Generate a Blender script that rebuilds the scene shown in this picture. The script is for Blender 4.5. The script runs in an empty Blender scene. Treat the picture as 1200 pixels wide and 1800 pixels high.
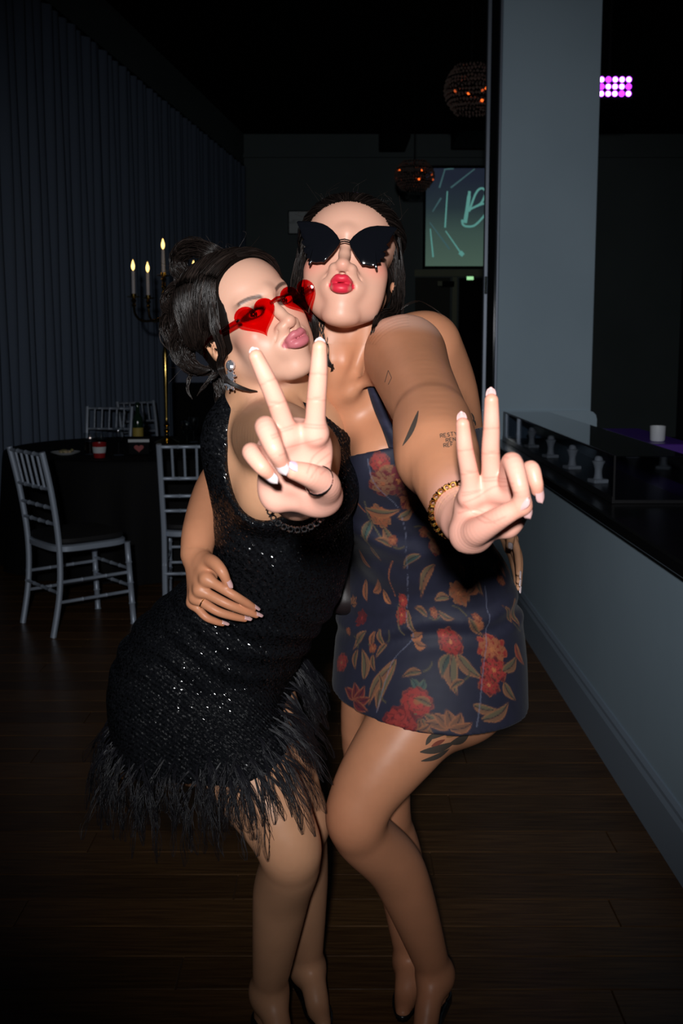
import bpy, bmesh, math, random
import numpy as np
from mathutils import Vector, Matrix

random.seed(7)
rng = np.random.default_rng(7)
scene = bpy.context.scene
C = scene.collection

# ------------------------------------------------------------------ camera
FPX, PPX, PPY, CAMH, HORIZON = 1800.0, 600.0, 828.0, 1.42, 610.0
PITCH = math.atan((PPY - HORIZON) / FPX)
cam_data = bpy.data.cameras.new('camera')
cam = bpy.data.objects.new('camera', cam_data)
C.objects.link(cam)
cam.location = (0, 0, CAMH)
cam.rotation_euler = (math.pi / 2 - PITCH, 0, 0)
cam_data.sensor_fit = 'VERTICAL'
cam_data.sensor_height = 36.0
cam_data.lens = 36.0 * FPX / 1800.0
cam_data.shift_y = -(900.0 - PPY) / 1800.0
cam_data.clip_start = 0.05
cam_data.dof.use_dof = True
cam_data.dof.focus_distance = 1.50
cam_data.dof.aperture_fstop = 12.0
scene.camera = cam

# ------------------------------------------------------------------ world, flash, exposure
world = bpy.data.worlds.new('world')
scene.world = world
world.use_nodes = True
world.node_tree.nodes['Background'].inputs[0].default_value = (0.30, 0.36, 0.42, 1)
world.node_tree.nodes['Background'].inputs[1].default_value = 0.010

flash_data = bpy.data.lights.new('camera_flash', 'SPOT')
flash_data.energy = 258
flash_data.color = (1.0, 1.0, 1.0)
flash_data.spot_size = math.radians(61)
flash_data.spot_blend = 1.0
flash_data.shadow_soft_size = 0.045
flash = bpy.data.objects.new('camera_flash', flash_data)
C.objects.link(flash)
flash.location = (-0.07, -0.60, 1.70)
flash.rotation_euler = (math.radians(90 - 6), 0, math.radians(-3))

scene.view_settings.view_transform = 'Standard'
scene.view_settings.look = 'None'
scene.view_settings.exposure = 0.0
scene.view_settings.gamma = 1.0
scene.view_settings.use_curve_mapping = False

# ------------------------------------------------------------------ helpers
def P(px, py, d):
    """a point of the room at depth d (metres) seen in direction (px, py)"""
    u = (px - PPX) / FPX; v = -(py - PPY) / FPX
    r = np.array([u, math.cos(PITCH) + v * math.sin(PITCH), -math.sin(PITCH) + v * math.cos(PITCH)])
    r = r * (d / r[1])
    return np.array([r[0], r[1], CAMH + r[2]])

def project(pts):
    q = np.asarray(pts, dtype=float) - np.array([0, 0, CAMH])
    f = q[:, 1] * math.cos(PITCH) - q[:, 2] * math.sin(PITCH)
    up = q[:, 1] * math.sin(PITCH) + q[:, 2] * math.cos(PITCH)
    return PPX + FPX * q[:, 0] / f, PPY - FPX * up / f

def unit(v):
    v = np.asarray(v, dtype=float)
    return v / max(1e-9, np.linalg.norm(v))

def lin(*c):
    """sRGB 0-255 to linear"""
    out = []
    for x in c:
        x = x / 255.0
        out.append(x / 12.92 if x <= 0.04045 else ((x + 0.055) / 1.055) ** 2.4)
    return tuple(out)

def tag(o, label=None, cat=None, group=None, kind=None):
    if label: o['label'] = label
    if cat: o['category'] = cat
    if group: o['group'] = group
    if kind: o['kind'] = kind
    return o

def empty(name, loc=(0, 0, 0), rz=0, label=None, cat=None, group=None):
    o = bpy.data.objects.new(name, None)
    C.objects.link(o)
    o.location = loc; o.rotation_euler = (0, 0, rz); o.empty_display_size = 0.05
    return tag(o, label, cat, group)

def copy_tree(o, parent=None):
    c = o.copy(); C.objects.link(c); c.parent = parent
    for ch in o.children: copy_tree(ch, c)
    return c

def link_mesh(name, me, mat=None, parent=None, smooth=False):
    if mat is not None and len(me.materials) == 0: me.materials.append(mat)
    if smooth and len(me.polygons):
        me.polygons.foreach_set('use_smooth', np.ones(len(me.polygons), dtype=bool))
    o = bpy.data.objects.new(name, me)
    C.objects.link(o)
    if parent is not None: o.parent = parent
    return o

def mesh_np(name, V, quads=None, tris=None, col=None):
    """fast mesh from numpy arrays"""
    me = bpy.data.meshes.new(name)
    nq = 0 if quads is None else len(quads); nt = 0 if tris is None else len(tris)
    me.vertices.add(len(V)); me.vertices.foreach_set('co', np.ascontiguousarray(V, dtype=np.float32).ravel())
    loops = []
    if nq: loops.append(np.asarray(quads, dtype=np.int32).ravel())
    if nt: loops.append(np.asarray(tris, dtype=np.int32).ravel())
    loops = np.concatenate(loops)
    me.loops.add(len(loops)); me.loops.foreach_set('vertex_index', loops)
    me.polygons.add(nq + nt)
    start = np.concatenate([np.arange(nq) * 4, nq * 4 + np.arange(nt) * 3]).astype(np.int32)
    me.polygons.foreach_set('loop_start', start)
    me.update(calc_edges=True); me.validate()
    if col is not None:
        a = me.color_attributes.new('Col', 'FLOAT_COLOR', 'POINT')
        c4 = np.ones((len(V), 4), dtype=np.float32); c4[:, :3] = col
        a.data.foreach_set('color', c4.ravel())
    return me

class MB:
    """collects boxes, bars, lathes, tubes; build() links them as one mesh"""
    def __init__(s): s.v = []; s.f = []
    def add(s, v, f):
        n = len(s.v); s.v += [tuple(map(float, q)) for q in v]; s.f += [tuple(i + n for i in g) for g in f]; return s
    def box(s, c, size, rz=0, bev=0.0):
        x, y, z = size[0] / 2, size[1] / 2, size[2] / 2
        b = min(bev, x * .9, y * .9, z * .9)
        ca, sa = math.cos(rz), math.sin(rz)
        if b <= 0:
            v = [(i * x, j * y, k * z) for k in (-1, 1) for i, j in ((-1, -1), (1, -1), (1, 1), (-1, 1))]
            f = [(3, 2, 1, 0), (4, 5, 6, 7), (0, 1, 5, 4), (1, 2, 6, 5), (2, 3, 7, 6), (3, 0, 4, 7)]
        else:
            v = []; f = []
            for kz, ins in ((-z, b), (-z + b, 0), (z - b, 0), (z, b)):
                X, Y = x - ins, y - ins
                for (i, j) in ((-1, -1), (1, -1), (1, 1), (-1, 1)):
                    v.append((i * X - (0 if ins else i * b), j * Y, kz)); v.append((i * X, j * Y - (0 if ins else j * b), kz))
            # ring order per level, 8 verts
            order = [0, 2, 3, 5, 4, 6, 7, 1]
            def ring(l): 
                o = [8 * l + q for q in (0, 2, 3, 5, 4, 6, 7, 1)]
                return o
            for l in range(3):
                a, bq = ring(l), ring(l + 1)
                for q in range(8): f.append((a[q], a[(q + 1) % 8], bq[(q + 1) % 8], bq[q]))
            f.append(tuple(reversed(ring(0)))); f.append(tuple(ring(3)))
        v = [(c[0] + q[0] * ca - q[1] * sa, c[1] + q[0] * sa + q[1] * ca, c[2] + q[2]) for q in v]
        return s.add(v, f)
    def tube(s, pts, rad, n=8, cap=True):
        pts = [np.asarray(p, dtype=float) for p in pts]
        if not hasattr(rad, '__len__'): rad = [rad] * len(pts)
        v = []; f = []
        t = unit(pts[1] - pts[0]); a = np.array([0, 0, 1.0]) if abs(t[2]) < .9 else np.array([1.0, 0, 0])
        nx = unit(np.cross(t, a))
        for i, p in enumerate(pts):
            t = unit(pts[min(i + 1, len(pts) - 1)] - pts[max(i - 1, 0)])
            nx = unit(nx - t * np.dot(nx, t)); ny = np.cross(t, nx)
            for k in range(n):
                th = 2 * math.pi * k / n
                v.append(p + rad[i] * (math.cos(th) * nx + math.sin(th) * ny))
        for i in range(len(pts) - 1):
            for k in range(n):
                k2 = (k + 1) % n
                f.append((i * n + k, i * n + k2, (i + 1) * n + k2, (i + 1) * n + k))
        if cap:
            f.append(tuple(reversed(range(n)))); f.append(tuple((len(pts) - 1) * n + k for k in range(n)))
        return s.add(v, f)
    def lathe(s, prof, c=(0, 0, 0), n=24, cap=True):
        v = []; f = []
        for r, z in prof:
            for k in range(n):
                th = 2 * math.pi * k / n
                v.append((c[0] + r * math.cos(th), c[1] + r * math.sin(th), c[2] + z))
        for i in range(len(prof) - 1):
            for k in range(n):
                k2 = (k + 1) % n
                f.append((i * n + k, i * n + k2, (i + 1) * n + k2, (i + 1) * n + k))
        if cap:
            f.append(tuple(reversed(range(n)))); f.append(tuple((len(prof) - 1) * n + k for k in range(n)))
        return s.add(v, f)
    def ball(s, c, r, n=10, m=7):
        prof = [(max(1e-4, math.sin(math.pi * i / m)) , -math.cos(math.pi * i / m)) for i in range(m + 1)]
        rr = r if hasattr(r, '__len__') else (r, r, r)
        v = []; f = []
        for q, z in prof:
            for k in range(n):
                th = 2 * math.pi * k / n
                v.append((c[0] + rr[0] * q * math.cos(th), c[1] + rr[1] * q * math.sin(th), c[2] + rr[2] * z))
        for i in range(m):
            for k in range(n):
                k2 = (k + 1) % n
                f.append((i * n + k, i * n + k2, (i + 1) * n + k2, (i + 1) * n + k))
        return s.add(v, f)
    def prism(s, outline, y0, y1):
        """outline in x,z extruded along y"""
        n = len(outline)
        v = [(x, y0, z) for x, z in outline] + [(x, y1, z) for x, z in outline]
        f = [tuple(range(n)), tuple(reversed(range(n, 2 * n)))]
        for i in range(n):
            j = (i + 1) % n; f.append((j, i, n + i, n + j))
        return s.add(v, f)
    def build(s, name, mat, parent=None, smooth=False, loc=None):
        me = bpy.data.meshes.new(name)
        me.from_pydata(s.v, [], s.f); me.update()
        bm = bmesh.new(); bm.from_mesh(me); bmesh.ops.recalc_face_normals(bm, faces=bm.faces); bm.to_mesh(me); bm.free()
        o = link_mesh(name, me, mat, parent, False)
        if smooth:
            me.polygons.foreach_set('use_smooth', np.ones(len(me.polygons), dtype=bool))
            try: me.set_sharp_from_angle(angle=math.radians(40))
            except Exception: pass
        if loc is not None: o.location = loc
        return o

# ------------------------------------------------------------------ materials
def mat(name, col, rough=0.6, metal=0.0, spec=0.5, emit=None, estr=0.0, noise=None, bump=None, alpha=1.0, trans=0.0, ior=1.45, coat=0.0):
    m = bpy.data.materials.new(name); m.use_nodes = True
    nt = m.node_tree; b = nt.nodes['Principled BSDF']
    b.inputs['Base Color'].default_value = (*col[:3], 1)
    b.inputs['Roughness'].default_value = rough; b.inputs['Metallic'].default_value = metal
    b.inputs['Specular IOR Level'].default_value = spec
    b.inputs['Transmission Weight'].default_value = trans; b.inputs['IOR'].default_value = ior
    b.inputs['Coat Weight'].default_value = coat
    if emit: b.inputs['Emission Color'].default_value = (*emit, 1); b.inputs['Emission Strength'].default_value = estr
    tc = nt.nodes.new('ShaderNodeTexCoord')
    if noise:   # (scale, second colour, low, high, stretch)
        sc, c2, lo, hi, st = noise
        mp = nt.nodes.new('ShaderNodeMapping'); mp.inputs['Scale'].default_value = st
        nz = nt.nodes.new('ShaderNodeTexNoise'); nz.inputs['Scale'].default_value = sc; nz.inputs['Detail'].default_value = 4
        cr = nt.nodes.new('ShaderNodeValToRGB')
        cr.color_ramp.elements[0].position = lo; cr.color_ramp.elements[1].position = hi
        cr.color_ramp.elements[0].color = (*col[:3], 1); cr.color_ramp.elements[1].color = (*c2[:3], 1)
        nt.links.new(tc.outputs['Object'], mp.inputs[0]); nt.links.new(mp.outputs[0], nz.inputs['Vector'])
        nt.links.new(nz.outputs[0], cr.inputs[0]); nt.links.new(cr.outputs[0], b.inputs['Base Color'])
    if bump:    # (scale, strength, distance, stretch)
        sc, stg, dist, st = bump
        mp = nt.nodes.new('ShaderNodeMapping'); mp.inputs['Scale'].default_value = st
        nz = nt.nodes.new('ShaderNodeTexNoise'); nz.inputs['Scale'].default_value = sc; nz.inputs['Detail'].default_value = 3
        bp = nt.nodes.new('ShaderNodeBump'); bp.inputs['Strength'].default_value = stg; bp.inputs['Distance'].default_value = dist
        nt.links.new(tc.outputs['Object'], mp.inputs[0]); nt.links.new(mp.outputs[0], nz.inputs['Vector'])
        nt.links.new(nz.outputs[0], bp.inputs['Height']); nt.links.new(bp.outputs[0], b.inputs['Normal'])
    return m

def mat_glass(name, col, gloss=0.12, rough=0.03, ior=1.45):
    """thin tinted sheet: coloured see-through with a mirror coat by angle"""
    m = bpy.data.materials.new(name); m.use_nodes = True
    nt = m.node_tree; nt.nodes.remove(nt.nodes['Principled BSDF'])
    t = nt.nodes.new('ShaderNodeBsdfTransparent'); t.inputs[0].default_value = (*col, 1)
    g = nt.nodes.new('ShaderNodeBsdfGlossy'); g.inputs['Roughness'].default_value = rough
    fr = nt.nodes.new('ShaderNodeFresnel'); fr.inputs[0].default_value = ior
    gm = nt.nodes.new('ShaderNodeNewGeometry'); mr = nt.nodes.new('ShaderNodeMapRange'); mr.inputs['To Min'].default_value = ior; mr.inputs['To Max'].default_value = 1 / ior
    nt.links.new(gm.outputs['Backfacing'], mr.inputs['Value']); nt.links.new(mr.outputs[0], fr.inputs[0])      # same mirror strength on both faces of the sheet
    ad = nt.nodes.new('ShaderNodeMath'); ad.operation = 'MULTIPLY_ADD'; ad.inputs[1].default_value = 1.0; ad.inputs[2].default_value = gloss * .3
    mx = nt.nodes.new('ShaderNodeMixShader')
    nt.links.new(fr.outputs[0], ad.inputs[0]); nt.links.new(ad.outputs[0], mx.inputs[0])
    nt.links.new(t.outputs[0], mx.inputs[1]); nt.links.new(g.outputs[0], mx.inputs[2])
    nt.links.new(mx.outputs[0], nt.nodes['Material Output'].inputs[0])
    return m

def mat_attr(name, rough=0.5, spec=0.4, bump=None, sss=0.0, coat=0.0, sheen=0.0):
    m = mat(name, (.5, .5, .5), rough=rough, spec=spec, bump=bump, coat=coat)
    nt = m.node_tree; b = nt.nodes['Principled BSDF']
    at = nt.nodes.new('ShaderNodeAttribute'); at.attribute_name = 'Col'
    nt.links.new(at.outputs['Color'], b.inputs['Base Color'])
    if sss:
        b.inputs['Subsurface Weight'].default_value = sss
        b.inputs['Subsurface Radius'].default_value = (1.0, 0.35, 0.2)
        b.inputs['Subsurface Scale'].default_value = 0.006
    if sheen: b.inputs['Sheen Weight'].default_value = sheen
    return m
# ------------------------------------------------------------------ implicit surfaces for bodies and clothes
class Field:
    """smooth union of tapered capsules, ellipsoids and lofts"""
    def __init__(s): s.pr = []
    def cone(s, a, b, ra, rb, k=0.01, flat=None, neg=False):
        a = np.asarray(a, dtype=np.float32); b = np.asarray(b, dtype=np.float32)
        R = np.linalg.norm(b - a) / 2 + max(ra, rb)
        s.pr.append(dict(t='c', a=a, b=b, ra=ra, rb=rb, k=k, neg=neg, flat=flat, c=(a + b) / 2, R=R)); return s
    def chain(s, pts, rad, k=0.01, sub=7):
        D = crom(np.hstack([np.array(pts, float), np.array(rad, float)[:, None]]), sub).astype(np.float32)
        c = D[:, :3].mean(0); R = np.linalg.norm(D[:, :3] - c, axis=1).max() + D[:, 3].max()
        s.pr.append(dict(t='p', D=D, k=k, neg=False, c=c, R=float(R))); return s
    def ell(s, c, r, M=None, k=0.01, neg=False):
        c = np.asarray(c, dtype=np.float32); r = np.asarray(r, dtype=np.float32)
        s.pr.append(dict(t='e', c=c, r=r, M=np.eye(3, dtype=np.float32) if M is None else np.asarray(M, dtype=np.float32), k=k, neg=neg, R=float(r.max()))); return s
    def loft(s, cs, rt, fw, a, b, k=0.02, sub=8, grow=0.0):
        """cross-section ellipses: centres cs, unit vectors rt / fw, half axes a / b (Catmull-Rom between)"""
        cs = np.asarray(cs, float); rt = np.asarray(rt, float); fw = np.asarray(fw, float)
        D = np.hstack([cs, rt, fw, np.asarray(a, float)[:, None] + grow, np.asarray(b, float)[:, None] + grow])
        out = crom(D, sub).astype(np.float32)
        c = out[:, :3].mean(0); R = np.linalg.norm(out[:, :3] - c, axis=1).max() + out[:, 9:].max()
        s.pr.append(dict(t='l', D=out, k=k, neg=False, c=c, R=float(R))); return s
    def val(s, p, X):
        if p['t'] == 'c':
            ba = p['b'] - p['a']; pa = X - p['a']
            t = np.clip(pa @ ba / max(1e-12, float(ba @ ba)), 0, 1)
            o = pa - t[:, None] * ba
            if p['flat'] is not None:
                n, q = p['flat']; n = np.asarray(n, dtype=np.float32)
                al = o @ n
                o = o + np.outer(al * (1 / q - 1), n)
                return ((np.sqrt((o * o).sum(1)) - (p['ra'] + (p['rb'] - p['ra']) * t)) * min(1.0, q + .15)).astype(np.float32)
            return np.sqrt((o * o).sum(1)) - (p['ra'] + (p['rb'] - p['ra']) * t)
        if p['t'] == 'e':
            q = (X - p['c']) @ p['M']
            k0 = np.sqrt(((q / p['r']) ** 2).sum(1)); k1 = np.sqrt(((q / p['r'] ** 2) ** 2).sum(1))
            return k0 * (k0 - 1) / np.maximum(k1, 1e-6)
        D = p['D']
        xc = X.mean(0); ext = np.sqrt(((X - xc) ** 2).sum(1).max())
        sd = np.linalg.norm((D[:-1, :3] + D[1:, :3]) / 2 - xc, axis=1); sl = np.linalg.norm(D[1:, :3] - D[:-1, :3], axis=1) / 2
        use = np.nonzero(sd - sl < (sd + sl).min() + 2 * ext + (.004 if p['t'] == 'p' else .02))[0]
        A = D[use]; B = D[use + 1]; ba = B[:, :3] - A[:, :3]
        t = np.clip((X @ ba.T - (A[:, :3] * ba).sum(1)) / np.maximum((ba * ba).sum(1), 1e-12), 0, 1)      # N, S
        if p['t'] == 'p':
            x2 = (X * X).sum(1)[:, None]
            o = X[:, None, :] - A[None, :, :3] - t[:, :, None] * ba[None]
            return (np.sqrt(np.einsum('nsk,nsk->ns', o, o)) - (A[:, 3] + (B[:, 3] - A[:, 3]) * t)).min(1)
        o = X[:, None, :] - A[None, :, :3] - t[:, :, None] * ba[None]
        I = A[None] + t[:, :, None] * (B - A)[None]
        x = np.einsum('nsk,nsk->ns', o, I[..., 3:6]); y = np.einsum('nsk,nsk->ns', o, I[..., 6:9]); a = I[..., 9]; b = I[..., 10]
        oo = np.einsum('nsk,nsk->ns', o, o); rest = np.maximum(oo - x * x - y * y, 0); mn = np.minimum(a, b)
        q = np.sqrt((x / a) ** 2 + (y / b) ** 2 + rest / mn ** 2) + 1e-6; L = np.sqrt(oo)
        return np.where(L < 1e-5, -mn, (q - 1) * L / q).min(1)
    def __call__(s, X, idx=None):
        X = np.asarray(X, dtype=np.float32); d = np.full(len(X), 9.0, dtype=np.float32)
        for i in (range(len(s.pr)) if idx is None else idx):
            p = s.pr[i]; e = s.val(p, X); k = p['k']
            if p['neg']:
                e = -e; h = np.clip(.5 - .5 * (e - d) / k, 0, 1); d = e + (d - e) * h + k * h * (1 - h)
            else:
                h = np.clip(.5 + .5 * (e - d) / k, 0, 1); d = e + (d - e) * h - k * h * (1 - h)
        return d

def crom(D, sub):
    D = np.asarray(D, float); n = len(D); out = []
    for i in range(n - 1):
        p0, p1, p2, p3 = D[max(i - 1, 0)], D[i], D[i + 1], D[min(i + 2, n - 1)]
        for j in range(sub):
            t = j / sub
            out.append(.5 * (2 * p1 + (p2 - p0) * t + (2 * p0 - 5 * p1 + 4 * p2 - p3) * t * t + (3 * p1 - p0 - 3 * p2 + p3) * t ** 3))
    out.append(D[-1]); return np.array(out)

def grid_field(F, lo, hi, h, post=None):
    lo = np.asarray(lo, float); n = np.ceil((np.asarray(hi, float) - lo) / h).astype(int) + 1
    B = 8; n = ((n + B - 1) // B) * B
    G = np.full(n, .05, dtype=np.float32)
    cs = np.array([p['c'] for p in F.pr]); Rs = np.array([p['R'] for p in F.pr]); ks = np.array([p['k'] for p in F.pr]); neg = np.array([p['neg'] for p in F.pr])
    ax = np.arange(B) * h
    loc = np.stack(np.meshgrid(ax, ax, ax, indexing='ij'), -1).reshape(-1, 3)
    br = B * h * .87
    nb = n // B
    ids = np.stack(np.meshgrid(*[np.arange(q) for q in nb], indexing='ij'), -1).reshape(-1, 3)
    ctr = lo + (ids * B + B / 2) * h
    # coarse pass in chunks of neighbouring blocks
    D0 = np.full(len(ids), 9.0, dtype=np.float32)
    CB = 4
    key = (ids // CB) @ np.array([1000003, 1009, 1])
    order = np.argsort(key, kind='stable'); cuts = np.nonzero(np.diff(key[order]))[0] + 1
    for grp in np.split(order, cuts):
        cc = ctr[grp].mean(0); R = np.linalg.norm(ctr[grp] - cc, axis=1).max() + br
        near = np.linalg.norm(cs - cc, axis=1) < Rs + R + ks + .004
        if not (near & ~neg).any(): continue
        D0[grp] = F(ctr[grp], np.nonzero(near)[0])
    if post is not None:
        m = D0 < 5; D0[m] = post(ctr[m].astype(np.float32), D0[m])
    lim = 1.45 * br + .003
    for q in np.nonzero(D0 < 5)[0]:
        i, j, k = ids[q] * B
        if abs(D0[q]) > lim:
            if D0[q] < 0: G[i:i + B, j:j + B, k:k + B] = -.05
            continue
        near = np.linalg.norm(cs - ctr[q], axis=1) < Rs + br + ks + .004
        X = (loc + lo + np.array([i, j, k]) * h).astype(np.float32); d = F(X, np.nonzero(near)[0])
        if post is not None: d = post(X, d)
        G[i:i + B, j:j + B, k:k + B] = np.clip(d, -.05, .05).reshape(B, B, B)
    return G, lo

def nets(G, lo, h, relax=2):
    S = G < 0
    cnt = np.zeros(np.array(G.shape) - 1, dtype=np.uint8)
    for a in (0, 1):
        for b in (0, 1):
            for c in (0, 1):
                cnt += S[a:S.shape[0] - 1 + a, b:S.shape[1] - 1 + b, c:S.shape[2] - 1 + c]
    act = (cnt > 0) & (cnt < 8)
    ijk = np.argwhere(act); idx = np.full(act.shape, -1, dtype=np.int32); idx[act] = np.arange(len(ijk))
    acc = np.zeros((len(ijk), 3)); num = np.zeros(len(ijk))
    for ax in range(3):
        for u in (0, 1):
            for v in (0, 1):
                a = np.zeros(3, int); o = [q for q in range(3) if q != ax]; a[o[0]] = u; a[o[1]] = v
                b = a.copy(); b[ax] = 1
                ia = ijk + a; ib = ijk + b
                fa = G[ia[:, 0], ia[:, 1], ia[:, 2]]; fb = G[ib[:, 0], ib[:, 1], ib[:, 2]]
                m = (fa < 0) != (fb < 0); t = np.where(m, fa / np.where(m, fa - fb, 1), 0)
                pos = a[None].repeat(len(ijk), 0).astype(float); pos[:, ax] += t
                acc[m] += pos[m]; num[m] += 1
    V = ijk + acc / num[:, None]
    quads = []
    for ax in range(3):
        s0 = np.take(S, range(0, S.shape[ax] - 1), ax); s1 = np.take(S, range(1, S.shape[ax]), ax)
        e = np.argwhere(s0 != s1); o = [(ax + 1) % 3, (ax + 2) % 3]
        sh = np.array(act.shape)
        e = e[(e[:, o[0]] >= 1) & (e[:, o[1]] >= 1) & (e[:, o[0]] < sh[o[0]]) & (e[:, o[1]] < sh[o[1]])]
        inside = S[e[:, 0], e[:, 1], e[:, 2]]
        q = []
        for du, dv in ((-1, -1), (0, -1), (0, 0), (-1, 0)):
            c = e.copy(); c[:, o[0]] += du; c[:, o[1]] += dv
            q.append(idx[c[:, 0], c[:, 1], c[:, 2]])
        q = np.stack(q, 1); q[~inside] = q[~inside][:, ::-1]
        quads.append(q)
    Q = np.concatenate(quads); Q = Q[(Q >= 0).all(1)]
    if relax:
        E = np.concatenate([Q[:, [0, 1]], Q[:, [1, 2]], Q[:, [2, 3]], Q[:, [3, 0]]])
        E = np.concatenate([E, E[:, ::-1]])
        deg = np.bincount(E[:, 0], minlength=len(V)).astype(float); deg[deg == 0] = 1
        mx = np.array(G.shape) - 2.001
        def samp(X):
            X = np.clip(X, 0, mx); i = X.astype(int); f = X - i; r = 0
            for a in (0, 1):
                for b in (0, 1):
                    for c in (0, 1):
                        w = (f[:, 0] if a else 1 - f[:, 0]) * (f[:, 1] if b else 1 - f[:, 1]) * (f[:, 2] if c else 1 - f[:, 2])
                        r = r + w * G[i[:, 0] + a, i[:, 1] + b, i[:, 2] + c]
            return r
        for _ in range(relax):
            L = np.stack([np.bincount(E[:, 0], weights=V[E[:, 1], c], minlength=len(V)) for c in range(3)], 1) / deg[:, None]
            V = V + .7 * (L - V)
            f = samp(V); g = np.stack([samp(V + d) - samp(V - d) for d in np.eye(3) * .7], 1) / 1.4
            gg = (g * g).sum(1); st = np.where(gg > 1e-9, f / np.maximum(gg, 1e-9), 0)
            step = g * st[:, None]; ln = np.linalg.norm(step, axis=1); step *= np.minimum(1, .8 / np.maximum(ln, 1e-9))[:, None]
            V = V - step
    return V * h + lo, Q

def surf(F, boxes, post=None, taubin=14):
    """boxes: list of (lo, hi, voxel); later boxes are finer and replace the coarse surface inside them"""
    AV = []; AQ = []; off = 0
    for bi, (lo, hi, h) in enumerate(boxes):
        pad = 3 * h
        G, o = grid_field(F, np.asarray(lo) - pad, np.asarray(hi) + pad, h, post)
        V, Q = nets(G, o, h)
        if bi == 0 and taubin:
            E = np.concatenate([Q[:, [0, 1]], Q[:, [1, 2]], Q[:, [2, 3]], Q[:, [3, 0]]]); E = np.concatenate([E, E[:, ::-1]])
            deg = np.maximum(np.bincount(E[:, 0], minlength=len(V)), 1)[:, None]
            for it in range(taubin):
                for lam in (.62, -.63):
                    L = np.stack([np.bincount(E[:, 0], weights=V[E[:, 1], c], minlength=len(V)) for c in range(3)], 1) / deg
                    V = V + lam * (L - V)
        cen = V[Q].mean(1); keep = ((cen > lo) & (cen < hi)).all(1)
        for lo2, hi2, h2 in boxes[bi + 1:]:
            e = .0030
            keep &= ~((cen > np.asarray(lo2) + e) & (cen < np.asarray(hi2) - e)).all(1)
        Q = Q[keep]
        used = np.zeros(len(V), bool); used[Q.ravel()] = True
        remap = np.cumsum(used) - 1
        AV.append(V[used]); AQ.append(remap[Q] + off); off += used.sum()
    return np.concatenate(AV), np.concatenate(AQ)

def sstep(x, a, b):
    t = np.clip((x - a) / (b - a), 0, 1); return t * t * (3 - 2 * t)

def noise3(X, f, seed=0):
    r = np.random.default_rng(seed); out = np.zeros(len(X))
    for i in range(5):
        d = r.normal(size=3); d /= np.linalg.norm(d); out += np.sin(X @ d * f * (1 + .37 * i) + r.uniform(0, 6.28))
    return out / 5

# ------------------------------------------------------------------ strands (hair, feathers)
def strands(curves, rad, n=4):
    """curves: array (N, M, 3) of polylines; rad: (N,) or scalar, or (N,M); returns V, Q of thin tubes"""
    Cv = np.asarray(curves, float); N, M, _ = Cv.shape
    T = np.gradient(Cv, axis=1); T /= np.maximum(np.linalg.norm(T, axis=2, keepdims=True), 1e-9)
    up = np.where(np.abs(T[..., 2:3]) < .9, np.array([0, 0, 1.0]), np.array([1.0, 0, 0]))
    A = np.cross(T, up); A /= np.maximum(np.linalg.norm(A, axis=2, keepdims=True), 1e-9); Bn = np.cross(T, A)
    r = np.broadcast_to(np.asarray(rad, float).reshape(-1, 1) if np.ndim(rad) < 2 else rad, (N, M))
    th = np.arange(n) * 2 * np.pi / n
    V = Cv[:, :, None, :] + r[:, :, None, None] * (np.cos(th)[None, None, :, None] * A[:, :, None, :] + np.sin(th)[None, None, :, None] * Bn[:, :, None, :])
    base = (np.arange(N) * M * n)[:, None, None] + (np.arange(M - 1) * n)[None, :, None]
    k = np.arange(n)[None, None, :]; k2 = (np.arange(n) + 1)[None, None, :] % n
    Q = np.stack([base + k, base + k2, base + n + k2, base + n + k], -1).reshape(-1, 4)
    return V.reshape(-1, 3), Q

def lock(guide, n, spread, seg=16, wave=0.0, freq=3.0, taper=True, seed=None, frizz=0.12):
    """n strands that follow a guide polyline inside a cross-section of radius spread (scalar or per guide point)"""
    r = np.random.default_rng(seed if seed is not None else random.randrange(10 ** 6))
    g = crom(np.asarray(guide, float), 8)
    L = np.concatenate([[0], np.cumsum(np.linalg.norm(np.diff(g, axis=0), axis=1))]); u = np.linspace(0, L[-1], seg)
    g = np.stack([np.interp(u, L, g[:, c]) for c in range(3)], 1)
    sp = np.interp(np.linspace(0, 1, seg), np.linspace(0, 1, len(spread)), spread) if hasattr(spread, '__len__') else np.full(seg, spread)
    sp = sp * (1 - .85 * np.linspace(0, 1, seg) ** 8)
    T = np.gradient(g, axis=0); T /= np.linalg.norm(T, axis=1, keepdims=True)
    a = np.cross(T[0], [0.3, 0.1, 1.0]); a /= np.linalg.norm(a); A = []
    for t in T:
        a = a - t * (a @ t); a /= np.linalg.norm(a); A.append(a)
    A = np.array(A); Bn = np.cross(T, A)
    rr = np.sqrt(r.uniform(0, 1, n)); th = r.uniform(0, 2 * np.pi, n)
    tt = np.linspace(0, 1, seg)
    ph = r.uniform(0, 6.28, n); tw = r.normal(0, .5, n)
    ang = th[:, None] + tw[:, None] * tt[None]
    x = rr[:, None] * np.cos(ang) + frizz * np.sin(tt[None] * freq * 6.28 + ph[:, None])
    y = rr[:, None] * np.sin(ang) + frizz * np.cos(tt[None] * freq * 5.1 + ph[:, None] * 1.7)
    cv = g[None] + sp[None, :, None] * (x[..., None] * A[None] + y[..., None] * Bn[None])
    if wave: cv += wave * np.sin(tt[None, :, None] * freq * 6.28 + ph[:, None, None] * .15) * A[None]
    return cv
# ------------------------------------------------------------------ heads
def rot(roll, yaw, pitch):
    r, y, p = map(math.radians, (roll, yaw, pitch))
    Ry = np.array([[math.cos(r), 0, math.sin(r)], [0, 1, 0], [-math.sin(r), 0, math.cos(r)]])
    Rz = np.array([[math.cos(y), -math.sin(y), 0], [math.sin(y), math.cos(y), 0], [0, 0, 1]])
    Rx = np.array([[1, 0, 0], [0, math.cos(p), -math.sin(p)], [0, math.sin(p), math.cos(p)]])
    return Ry @ Rz @ Rx

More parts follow.
